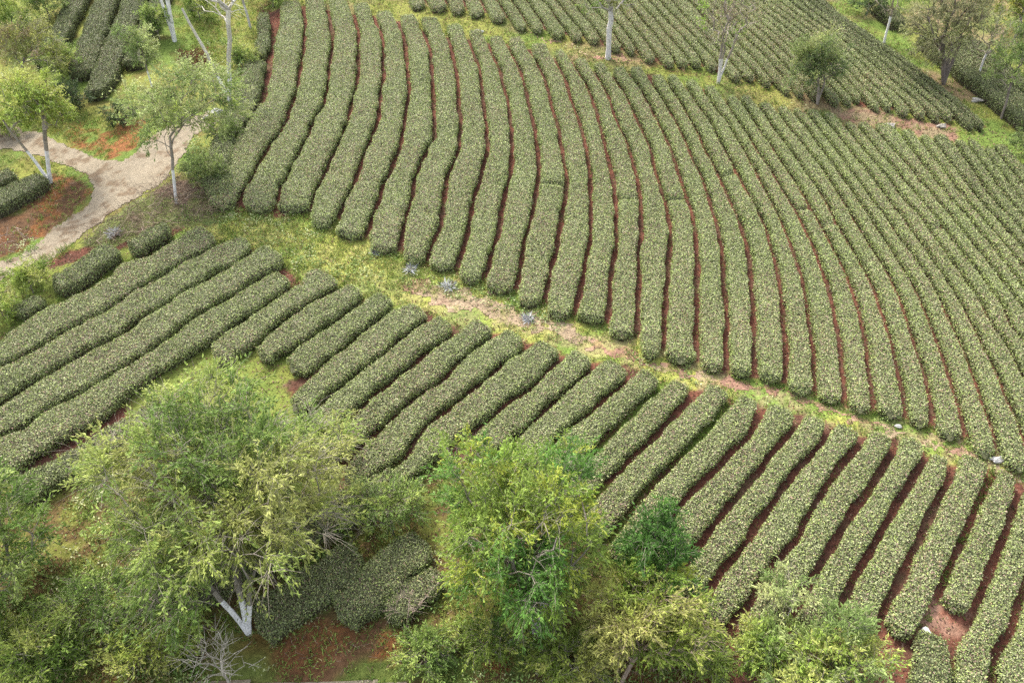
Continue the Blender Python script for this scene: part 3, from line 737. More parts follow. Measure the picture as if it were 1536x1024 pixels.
def weeds(mb, X, Y, size, cols, per=16, hgt=0.25):
    """low broad leaved rosettes / clumps"""
    n = len(X)
    if n == 0: return
    cc = np.array(cols)[rng.integers(0, len(cols), n)]
    sc = rng.uniform(0.5, 1.4, n)
    x = np.repeat(X, per); y = np.repeat(Y, per); s = np.repeat(sc, per)
    m = n * per
    off = rng.normal(0, 0.16, (m, 2)) * s[:, None]
    z = np.abs(rng.normal(0.4, 0.35, m)) * hgt * s
    Pp = np.stack([x + off[:, 0], y + off[:, 1], gz(x + off[:, 0], y + off[:, 1]) + z], -1)
    D = unit(np.concatenate([off / 0.16 + rng.normal(0, 0.7, (m, 2)), rng.uniform(-0.2, 0.7, (m, 1))], 1))
    C = np.repeat(cc, per, 0) * rng.uniform(0.7, 1.3, (m, 1)) * 0.95
    leaves(mb, Pp, D, size * rng.uniform(0.6, 1.3, m), size * 0.5 * rng.uniform(0.7, 1.3, m), C, bend=0.1)


g = MB()
X, Y = scatter_px(STRIP, 26, lambda x, y: fbm(x, y, 1.2, 5) > 0.42, 12); grass_blades(g, X, Y, 0.17, (2, 3, 3, .6, 2.2, .5))
X, Y = scatter_px([(318,308),(440,322),(540,350),(630,395),(720,430),(700,450),(560,432),(440,412),(330,350)], 30); grass_blades(g, X, Y, 0.2, (2, 4, 4, .5, 1.5, .2))
X, Y = scatter_px(VERGE, 11, lambda x, y: fbm(x, y, 2.0, 15) > 0.40, 8); grass_blades(g, X, Y, 0.2, (3, 3, 2.5, 1, 2, .8), 5, 0.04)
X, Y = scatter_px(BANK, 26, lambda x, y: fbm(x, y, 1.5, 25) > 0.46, 8); grass_blades(g, X, Y, 0.2, (3, 3, 1.2, 1.5, .8, .6))
X, Y = scatter_px([(-40,900),(250,900),(330,1000),(260,1060),(-40,1060)], 34); grass_blades(g, X, Y, 0.3, (3, 3, 2, 1.5, 2, 1.2))
X, Y = scatter_px([(660,930),(1060,960),(1100,1060),(650,1060)], 30); grass_blades(g, X, Y, 0.26, (3, 3, 1.5, 2, 1.2, 1))
X, Y = scatter_px(ROADBANK, 14, lambda x, y: fbm(x, y, 1.5, 25) > 0.5); grass_blades(g, X, Y, 0.2, (3, 3, 2, 1, 1, 1))
X, Y = scatter_px(WEDGE, 22, lambda x, y: fbm(x, y, 1.2, 35) > 0.45); grass_blades(g, X, Y, 0.18, (3, 3, 2, 1, 1, .6))
X, Y = scatter_px([(-60,225),(60,238),(110,252),(135,270),(80,265),(30,255),(-60,300)], 22); grass_blades(g, X, Y, 0.22, (3, 3, 3, 1, 1, .6))
X, Y = scatter_px([(280,-20),(410,-20),(398,60),(380,130),(345,190),(330,150),(290,70)], 24); grass_blades(g, X, Y, 0.22, (3, 5, 3, 1, .5, .4))
X, Y = scatter_px([(255,-20),(330,-20),(330,80),(300,120),(270,80)], 20); grass_blades(g, X, Y, 0.22, (3, 6, 3, .4, .2, .2))
X, Y = scatter_px([(-40,170),(110,165),(180,180),(120,218),(60,198),(-40,180)], 24); grass_blades(g, X, Y, 0.22, (3, 4, 3, 1, .7, .6))
X, Y = scatter_px([(-40,430),(90,375),(165,345),(120,365),(60,410),(0,440),(-40,520)], 30); grass_blades(g, X, Y, 0.3, (4, 4, 2, 1, .5, .4))
# tufts along the foot of the middle rows and in the grassy gaps
foot = [(310,302),(385,318),(440,322),(487,320),(535,345),(575,362),(625,383),(668,401),(710,411),(755,431),(800,446),(845,463),(893,483),(935,488),(970,513),(1022,541),(1067,550),(1108,561),(1155,571),(1200,578),(1245,599),(1290,607),(1335,623),(1380,633),(1425,645),(1470,665),(1515,689),(1550,705)]
fp = foot + [(a, b + 12) for a, b in foot[::-1]]
X, Y = scatter_px(fp, 60, lambda x, y: fbm(x, y, 0.9, 45) > 0.42); grass_blades(g, X, Y, 0.16, (5, 4, 1.5, 1.5, .4, .2), 6)
gap_lines = [(LOW[0], 0.9), (LOW[1], 0.25), (LOW[2], 0.3), (LOW[3], 0.4), (LOW[4], 0.95), (LOW[5], 0.95), (LOW[6], 0.95), (LOW[7], 0.4), (LOW[8], 0.25), (LOW[11], 0.25), (LOW[14], 0.25), (LOW[15], 0.8), (LOW[17], 0.6), (LOW[25], 0.5), (LOW[26], 0.35), (LOW[27], 0.4)]
for ln, pr in gap_lines:
    Wl, _ = resample(at(np.array(ln, float)[:, 0], np.array(ln, float)[:, 1])[:, :2], 0.05)
    keep = (fbm(Wl[:, 0], Wl[:, 1], 1.4, 65) + 0.5 * (pr - 0.5) + 0.0) > 0.5
    Wl = Wl[keep] + rng.normal(0, 0.12, (keep.sum(), 2))
    grass_blades(g, Wl[:, 0], Wl[:, 1], 0.15, (5, 4, 1.5, 1.5, .5, .2), 6)
for ln in (LOW + MID):                      # thin weeds anywhere between rows, at the row feet
    Wl, _ = resample(at(np.array(ln, float)[:, 0], np.array(ln, float)[:, 1])[:, :2], 0.12)
    keep = (fbm(Wl[:, 0], Wl[:, 1], 0.9, 95) > 0.56)
    Wl = Wl[keep] + rng.normal(0, 0.14, (keep.sum(), 2))
    grass_blades(g, Wl[:, 0], Wl[:, 1], 0.13, (4, 3, 1, 2.5, .6, .5), 3)
X, Y = scatter_px(UNDER, 22, lambda x, y: fbm(x, y, 1.6, 26) > 0.42, 6); grass_blades(g, X, Y, 0.26, (3, 3, 1.5, 2, 1, .8))
tag(g.build('grass', [M_GRASS]), kind='stuff')

w = MB()
WG = [[0.40, 0.47, 0.17], [0.25, 0.36, 0.10], [0.50, 0.52, 0.27], [0.18, 0.28, 0.07], [0.14, 0.22, 0.06]]
X, Y = scatter_px([(330,318),(440,335),(540,370),(640,410),(740,440),(840,475),(880,492),(850,492),(740,460),(620,430),(560,425),(450,405),(380,360)], 5.0, lambda x, y: fbm(x, y, 1.0, 8) > 0.44); weeds(w, X, Y, 0.13, WG)
X, Y = scatter_px(STRIP, 1.8, lambda x, y: fbm(x, y, 1.0, 18) > 0.5); weeds(w, X, Y, 0.11, WG)
X, Y = scatter_px([(260,325),(345,320),(390,345),(330,345)], 4); weeds(w, X, Y, 0.13, WG)
X, Y = scatter_px(BANK, 2.2, lambda x, y: fbm(x, y, 1.2, 28) > 0.5); weeds(w, X, Y, 0.10, WG[1:], 12, 0.15)
X, Y = scatter_px([(660,945),(1060,965),(1100,1060),(650,1060)], 2.5, lambda x, y: fbm(x, y, 1.5, 38) > 0.45); weeds(w, X, Y, 0.11, WG[1:], 18, 0.4)
X, Y = scatter_px([(-40,910),(240,910),(330,1010),(-40,1060)], 2.2, lambda x, y: fbm(x, y, 1.5, 48) > 0.45); weeds(w, X, Y, 0.11, WG[1:] + [[0.36, 0.27, 0.13]], 18, 0.4)
X, Y = scatter_px([(300,195),(345,205),(335,235),(318,285),(345,305),(310,300),(285,270),(275,235)], 4.5); weeds(w, X, Y, 0.12, WG[1:] + [[0.24, 0.20, 0.13]], 26, 0.5)
X, Y = scatter_px([(-40,400),(30,365),(70,372),(60,430),(20,470),(-40,500)], 3.5); weeds(w, X, Y, 0.13, WG[1:4], 22, 0.4)
X, Y = scatter_px(VERGE, 0.25, lambda x, y: fbm(x, y, 2.2, 58) > 0.5); weeds(w, X, Y, 0.12, WG, 14, 0.25)
X, Y = scatter_px([(1430,-20),(1560,-20),(1560,120),(1500,90)], 1.6); weeds(w, X, Y, 0.18, [[0.30, 0.34, 0.08], [0.38, 0.33, 0.08], [0.22, 0.30, 0.07]], 26, 0.7)
X, Y = scatter_px([(1500,205),(1560,200),(1560,270),(1515,250)], 2.5); weeds(w, X, Y, 0.13, WG[1:], 26, 0.6)
X, Y = scatter_px([(300,40),(345,60),(345,150),(310,110)], 2.0); weeds(w, X, Y, 0.12, WG[1:], 18, 0.3)
X, Y = scatter_px([(-60,100),(60,140),(120,180),(60,190),(-60,175)], 2.0); weeds(w, X, Y, 0.12, WG[1:], 18, 0.4)
X, Y = scatter_px([(-60,860),(300,900),(330,960),(300,1060),(-60,1060)], 2.4, lambda x, y: fbm(x, y, 1.7, 37) > 0.42); weeds(w, X, Y, 0.13, WG, 26, 0.8)
X, Y = scatter_px([(640,920),(1070,950),(1100,1060),(640,1060)], 2.0, lambda x, y: fbm(x, y, 1.7, 39) > 0.44); weeds(w, X, Y, 0.13, WG, 26, 0.7)
X, Y = scatter_px(BRUSH, 0.8); weeds(w, X, Y, 0.11, WG[1:], 16, 0.3)
X, Y = scatter_px(UNDER, 1.6, lambda x, y: fbm(x, y, 1.7, 36) > 0.47); weeds(w, X, Y, 0.13, WG[1:], 22, 0.5)
X, Y = scatter_px([(-60,-40),(150,-40),(60,100),(120,175),(60,185),(-60,170)], 1.8, lambda x, y: fbm(x, y, 1.7, 46) > 0.45); weeds(w, X, Y, 0.14, WG[1:] + [[0.30, 0.24, 0.12]], 24, 0.6)
tag(w.build('weeds', [M_GRASS]), kind='stuff')

# dry brown brush lying by the track and on the verge
d = MB()
def dry(poly, per, L, cols, hgt=0.35, r=0.010):
    X, Y = scatter_px(poly, per)
    n = len(X)
    if n == 0: return
    Pp = np.stack([X, Y, gz(X, Y) + rng.uniform(0, hgt, n)], -1)
    D = unit(np.concatenate([rng.normal(size=(n, 2)), rng.normal(0.25, 0.45, (n, 1))], 1))
    Cc = np.array(cols)[rng.integers(0, len(cols), n)] * rng.uniform(0.55, 1.05, (n, 1))
    tubes(d, Pp, Pp + D * (L * rng.uniform(0.5, 1.4, n))[:, None], np.full(n, r), np.full(n, r * 0.4), Cc, 3)
BR = [[0.20, 0.135, 0.095], [0.27, 0.19, 0.135], [0.13, 0.085, 0.06], [0.36, 0.28, 0.20]]
dry(BRUSH, 60, 0.6, BR, 0.6)
dry(BRUSH, 10, 1.0, [[0.36, 0.28, 0.21], [0.22, 0.15, 0.11]], 0.7, 0.014)
dry([(60,255),(130,272),(135,292),(60,350),(0,372),(-40,380),(-40,320)], 9, 0.4, BR, 0.15)
dry([(-30,360),(40,345),(55,362),(10,385),(-30,390)], 18, 0.8, [[0.4, 0.35, 0.3], [0.25, 0.18, 0.14]], 0.3)
dry([(955,90),(990,92),(1030,110),(1060,116),(1065,124),(1010,112),(960,98)], 30, 0.45, [[0.22, 0.085, 0.055], [0.15, 0.07, 0.045], [0.28, 0.15, 0.09]], 0.3)
dry([(440,932),(560,925),(650,930),(700,960),(640,1010),(420,1000)], 8, 0.35, BR, 0.1)
dry([(240,930),(340,950),(330,1000),(250,1000)], 18, 0.6, BR, 0.4)
dry([(900,960),(1040,985),(1060,1040),(900,1040)], 12, 0.6, [[0.36, 0.25, 0.19], [0.25, 0.17, 0.12]], 0.4)
tag(d.build('dry_undergrowth', [M_BARK]), kind='stuff')

# leaf litter and clods on the red soil
lt = MB()
X, Y = scatter_px(FIELDS[0], 40)
n = len(X)
Pp = np.stack([X, Y, gz(X, Y) + 0.01], -1)
D = unit(np.concatenate([rng.normal(size=(n, 2)), rng.uniform(0.0, 0.35, (n, 1))], 1))
LC = np.array([[0.24, 0.13, 0.09], [0.34, 0.24, 0.16], [0.08, 0.045, 0.03], [0.20, 0.09, 0.06], [0.17, 0.2, 0.06]])
leaves(lt, Pp, D, 0.10 * rng.uniform(0.5, 1.4, n), 0.055 * rng.uniform(0.6, 1.4, n), LC[rng.integers(0, 5, n)] * rng.uniform(0.7, 1.3, (n, 1)), bend=0.15)
tag(lt.build('fallen_leaves', [M_GRASS]), kind='stuff')
# ------------------------------------------------------------------ trees
def grow(tips, starts, seg=0.45, sag=0.12):
    """joins tip points to a growing skeleton; returns nodes, parent"""
    N = [np.asarray(s, float) for s in starts[0]]; par = list(starts[1])
    root = N[0]
    order = np.argsort(np.linalg.norm(tips - root, axis=1))
    depth = [0.0]
    for i in range(1, len(N)):
        depth.append(depth[par[i]] + np.linalg.norm(N[i] - N[par[i]]))
    tipn = []
    A = np.zeros((60000, 3)); A[:len(N)] = N; n = len(N)
    Dp = np.zeros(60000); Dp[:n] = depth
    ok0 = starts[2]
    for t in order:
        p = tips[t]
        v = p - A[:n]
        dist = np.linalg.norm(v, axis=1)
        cost = dist + 0.35 * Dp[:n] + 0.8 * np.clip(-v[:, 2], 0, None)
        cost[:ok0] += 50
        j = int(np.argmin(cost)); L = dist[j]
        k = max(1, int(round(L / seg)))
        prev = j
        q = A[j].copy()
        for s in range(1, k + 1):
            f = s / k
            pt = q * (1 - f) + p * f
            pt = pt + np.array([0, 0, 1.0]) * sag * L * math.sin(f * math.pi) * 0.8
            if s < k: pt = pt + rng.normal(0, 0.05 * L / k + 0.015, 3)
            A[n] = pt; Dp[n] = Dp[prev] + np.linalg.norm(pt - A[prev]); par.append(prev); prev = n; n += 1
        tipn.append(n - 1)
    return A[:n].copy(), np.array(par), np.array(tipn)


def tree(name, label, base, height, crown, stems, n_tips, leaf, cols, cat='tree', group=None, white=1.2, bark=(0.30, 0.26, 0.21),
         trunk_r=0.12, bare=0.0, lobes=0.5, twigs=5, per=11, tw_len=0.55, droop=0.35, seedv=1, flat=1.0, fork=0.25, twig_r=0.006, whitecol=(0.74, 0.72, 0.69), lean=(0, 0)):
    """base: photo pixel of the foot; crown: (dx, dy, z0, z1, rx, ry) in metres; stems: list of (dx, dy) reached at crown bottom"""
    global rng
    keep_rng = rng; rng = np.random.default_rng(1000 + seedv)
    b = at(*base); b[2] = gz(b[0], b[1]) - 0.05
    cdx, cdy, z0, z1, rx, ry = crown
    # trunk stems
    N = [np.zeros(3)]; par = [-1]
    heads = []
    for (sx, sy) in stems:
        prev = 0
        zt = z0 + fork * (z1 - z0)
        for s in range(1, 7):
            f = s / 6
            p = np.array([sx * f + lean[0] * f * f, sy * f + lean[1] * f * f, zt * f ** 0.92]) + np.r_[rng.normal(0, 0.03 * f * (1 + height * 0.05), 2), 0]
            N.append(p); par.append(prev); prev = len(N) - 1
        heads.append(prev)
    first = 2
    # crown points
    pts = []
    zc, rz = (z0 + z1) / 2, (z1 - z0) / 2
    while len(pts) < n_tips:
        v = rng.normal(size=3); v /= np.linalg.norm(v)
        r = rng.random() ** 0.40
        p = v * r
        f = vnoise(np.array([v[0] * 2 + 20 + seedv]), np.array([v[1] * 2 + v[2] * 2.3]), 0.9, seedv * 7.1)[0]
        if r > 1 - lobes * (1 - f) * 1.1: continue
        pts.append([cdx + p[0] * rx, cdy + p[1] * ry, zc + p[2] * rz * flat])
    tips = np.array(pts)
    A, par, tipn = grow(tips, (N, par, first), seg=max(0.3, height * 0.06))
    n = len(A)
    cnt = np.zeros(n); cnt[tipn] += 1
    dd = np.zeros(n)
    for i in range(n - 1, 0, -1):
        cnt[par[i]] += cnt[i]
    tot = max(1, len(tips))
    cnt = np.maximum(cnt, 0.6)
    R = np.clip(trunk_r * (cnt / (tot / len(stems))) ** 0.52, twig_r * 1.3, trunk_r * 1.1)
    for hd in range(1, len(N)):
        f = A[hd, 2] / max(0.1, z1)
        R[hd] = max(R[hd], trunk_r * (1 - 0.75 * f))
    R[0] = trunk_r * 1.25
    i = np.arange(1, n)
    mb = MB()
    bark = np.array(bark)
    def bc(z, thick):
        wv = (z < white * (1 + 0.0 * z)) & thick
        g = rng.uniform(0.6, 1.0, (len(z), 1))
        return np.where(wv[:, None], np.array(whitecol) * (0.9 + 0.12 * g), bark * g)
    Pq, Qq = A[par[i]], A[i]
    # root flare: first edges thicker at the foot; split long trunk edges so the paint line is crisp
    tubes(mb, Pq, Qq, np.maximum(R[i], np.minimum(R[par[i]], R[i] * 1.35)), R[i], bc((Pq[:, 2] + Qq[:, 2]) / 2, R[i] > trunk_r * 0.35), 6)
    # sprays of twigs with leaves
    T = len(tipn)
    tp = A[tipn]; pd = unit(tp - A[par[tipn]])
    rad = unit(tp - np.array([cdx, cdy, zc - rz * 0.4]))
    is_bare = rng.random(T) < bare
    k = twigs
    tD = np.repeat(unit(rad * 0.8 + pd * 0.6), k, 0) + rng.normal(0, 0.55, (T * k, 3)); tD[:, 2] -= droop * rng.uniform(0, 1, T * k); tD = unit(tD)
    tL = tw_len * rng.uniform(0.5, 1.35, T * k)
    s0 = np.repeat(tp, k, 0) + rng.normal(0, 0.06, (T * k, 3))
    mid = s0 + tD * tL[:, None] * 0.55
    end = mid + unit(tD + np.array([0, 0, -droop * 0.9])) * tL[:, None] * 0.5
    if twig_r > 0:
        tubes(mb, s0, mid, np.full(T * k, twig_r), np.full(T * k, twig_r * 0.8), bark * 0.9, 3)
        tubes(mb, mid, end, np.full(T * k, twig_r * 0.8), np.full(T * k, twig_r * 0.3), bark * 0.9, 3)
    o = empty(name, b)
    tag(o, label, cat, group)
    mb.build('trunk', [M_BARK], o)
    if per > 0:
        lf = MB()
        per = int(per * 1.35); leaf = leaf * 1.18
        m = T * k * per
        f = rng.random((T * k, per))
        a0 = np.where(f[..., None] < 0.5, s0[:, None] + (mid - s0)[:, None] * (f[..., None] * 2), mid[:, None] + (end - mid)[:, None] * (f[..., None] * 2 - 1)).reshape(-1, 3)
        a0 = a0 + rng.normal(0, 0.035, (m, 3))
        dl = unit(np.repeat(tD, per, 0) * 0.9 + rng.normal(0, 0.6, (m, 3)) + np.array([0, 0, -droop * 0.8]))
        cols = np.array(cols)
        tc = rng.choice(len(cols), T, p=None)
        # neighbouring sprays share their hue
        hue = vnoise(tp[:, 0] + 50, tp[:, 1] + tp[:, 2] * 0.7, max(0.7, rx * 0.35), seedv * 3.3)
        tc = np.clip((hue * 1.5 - 0.25 + rng.normal(0, 0.16, T)) * len(cols), 0, len(cols) - 1).astype(int)
        cc = np.repeat(cols[tc], k * per, 0) * np.repeat(rng.uniform(0.78, 1.22, T * k), per)[:, None] * rng.uniform(0.75, 1.25, (m, 1)) * 0.9
        ok = ~np.repeat(is_bare, k * per)
        ok &= rng.random(m) < np.repeat(rng.uniform(0.55, 1.0, T * k), per)
        Lf = leaf * rng.uniform(0.6, 1.35, m)
        leaves(lf, a0[ok], dl[ok], Lf[ok], (Lf * rng.uniform(0.26, 0.42, m))[ok], cc[ok], unit(rng.normal(size=(m, 3)) * 0.8 + np.array([0, 0, 1.0]))[ok], -0.08)
        lf.build('crown', [M_LEAF], o)
    rng = keep_rng
    return o


LIME = [[0.163, 0.25, 0.044], [0.263, 0.362, 0.069], [0.362, 0.45, 0.094], [0.475, 0.512, 0.138], [0.4, 0.388, 0.15]]
FEATH = [[0.17, 0.26, 0.06], [0.25, 0.35, 0.08], [0.32, 0.41, 0.10], [0.40, 0.46, 0.12], [0.40, 0.42, 0.13]]
DEEP = [[0.072, 0.162, 0.03], [0.108, 0.228, 0.042], [0.168, 0.312, 0.06], [0.264, 0.384, 0.066], [0.396, 0.456, 0.072]]
YELL = [[0.21, 0.29, 0.05], [0.30, 0.38, 0.07], [0.38, 0.44, 0.09], [0.43, 0.45, 0.12], [0.43, 0.43, 0.13]]
PALE = [[0.213, 0.3, 0.088], [0.312, 0.4, 0.125], [0.425, 0.5, 0.188], [0.5, 0.537, 0.225]]

# near trees
tree('feathery_tree', 'big spreading feathery tree on three white-painted stems, largest crown of all', (373, 948), 9.5,
     (-0.7, 3.2, 0.9, 8.4, 5.7, 6.0), [(-1.5, 0.9), (-0.2, 1.0), (0.5, 0.7)], 480, 0.15, FEATH, white=1.3, trunk_r=0.10, bare=0.24, lobes=0.62, twigs=8, per=19, tw_len=1.05, droop=0.5, seedv=1, twig_r=0.008)
tree('leafy_tree', 'bushy bright green tree with two white stems under the lower tea rows', (806, 952), 8.5,
     (-0.8, 2.1, 0.9, 7.8, 3.9, 4.0), [(-0.6, 0.5), (0.3, 0.6)], 400, 0.14, DEEP[1:] + [LIME[1]], white=1.8, trunk_r=0.14, bare=0.10, lobes=0.55, twigs=6, per=17, tw_len=0.75, droop=0.4, seedv=2)
tree('leafy_tree', 'narrow deep green tree against the tea rows beside the bushy bright tree', (985, 930), 5.0,
     (-0.2, 0.9, 0.6, 5.0, 1.6, 1.7), [(0.1, 0.3)], 120, 0.15, DEEP, white=0, trunk_r=0.09, bare=0.02, lobes=0.45, twigs=6, per=13, tw_len=0.6, droop=0.35, seedv=3)
tree('yellowish_tree', 'low yellowish tree with a curved pinkish stem in front of the deep green tree', (928, 1030), 5.0,
     (0.6, 1.0, 1.0, 4.2, 2.9, 2.1), [(0.6, 0.5)], 200, 0.14, YELL, white=0, bark=(0.40, 0.30, 0.23), trunk_r=0.075, bare=0.08, lobes=0.5, twigs=6, per=12, tw_len=0.6, droop=0.3, seedv=4)
tree('leafy_bush', 'wide grey-green bush covering the ends of the lower rows beside the red soil', (1228, 1042), 3.2,
     (0.0, 0.6, 0.3, 2.9, 2.7, 1.9), [(-0.6, 0.2), (0.6, 0.3)], 190, 0.13, PALE[:3] + LIME[1:4], 'bush', white=0, trunk_r=0.06, bare=0.06, lobes=0.45, twigs=6, per=12, tw_len=0.5, droop=0.3, seedv=5)
tree('leafy_bush', 'small light green bush with a whitish stem beside the dark red bare soil', (1150, 1010), 2.6,
     (-0.4, 0.3, 0.4, 2.2, 1.2, 1.0), [(0.0, 0.1)], 60, 0.13, LIME[:4], 'bush', white=0.8, trunk_r=0.05, bare=0.05, lobes=0.4, twigs=6, per=12, tw_len=0.45, droop=0.3, seedv=6)
tree('sapling', 'thin sapling with airy pale green leaves standing between two lower tea rows', (1177, 934), 2.6,
     (-0.2, 0.3, 0.9, 2.6, 1.1, 0.9), [(0.05, 0.0)], 30, 0.13, PALE, 'sapling', white=0.9, trunk_r=0.03, bare=0.05, lobes=0.4, twigs=5, per=9, tw_len=0.4, droop=0.25, seedv=7)
tree('leafy_tree', 'dense mid green tree by the picture edge below the first tea rows', (-12, 985), 8.0,
     (0.3, 2.0, 0.8, 7.2, 2.5, 3.4), [(0.2, 0.4)], 200, 0.15, [[0.12, 0.20, 0.04], [0.17, 0.26, 0.05], [0.23, 0.33, 0.08], [0.32, 0.40, 0.11]], white=1.5, trunk_r=0.14, bare=0.05, lobes=0.5, twigs=6, per=12, tw_len=0.7, droop=0.5, seedv=8)
tree('leafy_bush', 'tangled olive bush between the dense edge tree and the feathery tree', (165, 965), 3.5,
     (0, 0.8, 0.3, 3.0, 2.6, 1.8), [(0.0, 0.2), (0.6, 0.2)], 120, 0.13, FEATH[:4], 'bush', white=0, trunk_r=0.05, bare=0.25, lobes=0.5, twigs=6, per=9, tw_len=0.55, droop=0.3, seedv=9)
tree('bare_tree', 'small leafless tree with pale grey twigs in front of the three white stems', (352, 1040), 3.2,
     (-0.4, 0.5, 0.7, 3.3, 1.4, 1.0), [(-0.1, 0.1)], 45, 0.1, LIME, white=0, bark=(0.52, 0.46, 0.39), trunk_r=0.04, bare=1, lobes=0.5, twigs=3, per=0, tw_len=0.5, droop=-0.1, seedv=10, twig_r=0.008)
tree('bare_bush', 'small leafless grey shrub beside the shortest hedge stub above the orange earth', (610, 942), 1.8,
     (0.1, 0.5, 0.3, 1.9, 0.9, 0.7), [(0.1, 0.2)], 24, 0.1, LIME, 'bush', white=0, bark=(0.40, 0.31, 0.25), trunk_r=0.03, bare=1, lobes=0.5, twigs=3, per=0, tw_len=0.4, droop=0.0, seedv=11, twig_r=0.007)
tree('leafy_bush', 'low olive bush in front of the two white stems of the bushy tree', (745, 985), 2.0,
     (0, 0.4, 0.2, 1.9, 2.0, 1.1), [(0.0, 0.1)], 70, 0.12, YELL[:4] + [[0.12, 0.2, 0.04]], 'bush', white=0, trunk_r=0.04, bare=0.1, lobes=0.5, twigs=6, per=10, tw_len=0.45, droop=0.3, seedv=12)
tree('leafy_bush', 'loose pale bush filling the space between the two largest near trees', (590, 800), 2.6,
     (-0.6, 0.5, 0.3, 2.4, 2.3, 1.4), [(0.0, 0.1)], 80, 0.13, FEATH[:4] + PALE[:2], 'bush', white=0, trunk_r=0.04, bare=0.1, lobes=0.5, twigs=6, per=10, tw_len=0.55, droop=0.35, seedv=13)

for q, (pp, ht, rr, pl, lb) in enumerate([((70, 1010), 2.6, 2.0, LIME, 'bright green bush in the near corner under the dense edge tree'), ((230, 1000), 1.8, 1.6, YELL, 'yellowish bush between the near corner bush and the leafless tree'),
        ((640, 1000), 1.3, 1.2, FEATH, 'small bush on the bank between the orange earth and the bushy tree'), ((850, 1020), 1.8, 1.5, YELL, 'yellow green bush on the bank below the two white stems'), ((1050, 1010), 1.6, 1.2, LIME, 'lime bush at the foot of the low yellowish tree by the red soil')]):
    tree('leafy_bush', lb, pp, ht, (0, 0.3, 0.2, ht, rr, rr * 0.8), [(0, 0.1)], int(30 * rr * rr) + 20, 0.12, pl[:4], 'bush', white=0, trunk_r=0.04, bare=0.12, lobes=0.5,
         twigs=6, per=12, tw_len=0.5, droop=0.3, seedv=80 + q)

# by the track
tree('slender_tree', 'slender pale-leaved tree with a thin white trunk at the fork of the dirt track', (265, 305), 7.5,
     (1.5, 1.2, 2.7, 7.9, 4.2, 2.9), [(0.75, 0.1)], 185, 0.14, PALE + [LIME[2]], white=2.1, bark=(0.34, 0.29, 0.24), trunk_r=0.08, bare=0.08, lobes=0.65, twigs=6, per=13, tw_len=0.75, droop=0.4, seedv=14)
tree('lime_tree', 'bright lime green tree on two leaning white trunks above the brown track bank', (76, 274), 7.0,
     (0.5, 0.9, 3.0, 6.6, 2.3, 2.0), [(-1.2, 0.1), (1.0, 0.2)], 130, 0.15, LIME[1:4], white=2.1, bark=(0.36, 0.31, 0.25), trunk_r=0.10, bare=0.02, lobes=0.45, twigs=6, per=13, tw_len=0.6, droop=0.45, seedv=15)
tree('brownish_tree', 'loose tree with brownish twigs and yellow green tips behind the lime green tree', (35, 150), 5.5,
     (1.5, 0.6, 1.4, 5.6, 2.6, 1.9), [(0.9, 0.1)], 110, 0.15, [[0.27, 0.21, 0.13], [0.30, 0.26, 0.12], [0.28, 0.32, 0.09], [0.36, 0.38, 0.11]], white=1.2, trunk_r=0.09, bare=0.3, lobes=0.5, twigs=6, per=9, tw_len=0.6, droop=0.35, seedv=16)
tree('leafy_bush', 'rounded dark bush at the near ends of the three hedges behind the track', (105, 172), 2.4,
     (0, 0.3, 0.2, 2.2, 1.5, 1.1), [(0, 0.1)], 60, 0.13, [[0.07, 0.11, 0.04], [0.12, 0.17, 0.06], [0.22, 0.27, 0.09]], 'bush', white=0, trunk_r=0.04, bare=0.08, lobes=0.4, twigs=6, per=11, tw_len=0.4, droop=0.3, seedv=17)
tree('leafy_bush', 'dark rounded bush touching the slender tree crown beside the track wedge', (180, 188), 1.7,
     (0, 0.2, 0.1, 1.6, 1.1, 0.8), [(0, 0.1)], 40, 0.12, [[0.06, 0.10, 0.035], [0.11, 0.16, 0.055], [0.18, 0.24, 0.08]], 'bush', white=0, trunk_r=0.04, bare=0.05, lobes=0.4, twigs=6, per=11, tw_len=0.35, droop=0.3, seedv=18)
tree('pale_tree', 'pale green young tree over the hedges behind the track, left of the white double trunk', (228, 130), 3.6,
     (-0.2, 0.4, 1.4, 4.0, 1.7, 1.3), [(0, 0.1)], 55, 0.14, PALE, white=1.0, trunk_r=0.05, bare=0.03, lobes=0.5, twigs=6, per=11, tw_len=0.5, droop=0.35, seedv=19)
tree('bare_tree', 'tall bare tree with white trunk and leaning second stem by the track end', (345, 152), 9.0,
     (0.8, 0.4, 4.6, 9.6, 2.6, 1.8), [(1.35, 0.1), (-1.6, 0.3)], 75, 0.12, LIME[2:4], white=2.2, bark=(0.68, 0.63, 0.54), trunk_r=0.13, bare=0.94, lobes=0.5, twigs=3, per=3, tw_len=0.55, droop=0.0, seedv=20, twig_r=0.009)
tree('bare_tree', 'white double-trunk tree behind the dark red shrub at the top of the picture', (262, 62), 7.5,
     (0.6, 0.4, 3.0, 8.0, 2.4, 1.8), [(-0.2, 0.1), (0.5, 0.15)], 50, 0.13, [[0.26, 0.24, 0.12], [0.3, 0.33, 0.1]], white=2.6, bark=(0.60, 0.54, 0.47), trunk_r=0.13, bare=0.6, lobes=0.5, twigs=4, per=6, tw_len=0.6, droop=0.1, seedv=21, twig_r=0.009)
tree('bare_tree', 'small grey-stemmed tree just behind the tall bare tree', (376, 42), 5.0,
     (0.0, 0.3, 1.6, 5.0, 1.6, 1.2), [(-0.2, 0.1)], 36, 0.13, [[0.25, 0.27, 0.10], [0.30, 0.36, 0.10]], white=1.6, bark=(0.42, 0.38, 0.33), whitecol=(0.50, 0.47, 0.43), trunk_r=0.09, bare=0.5, lobes=0.5, twigs=4, per=7, tw_len=0.5, droop=0.1, seedv=22, twig_r=0.009)
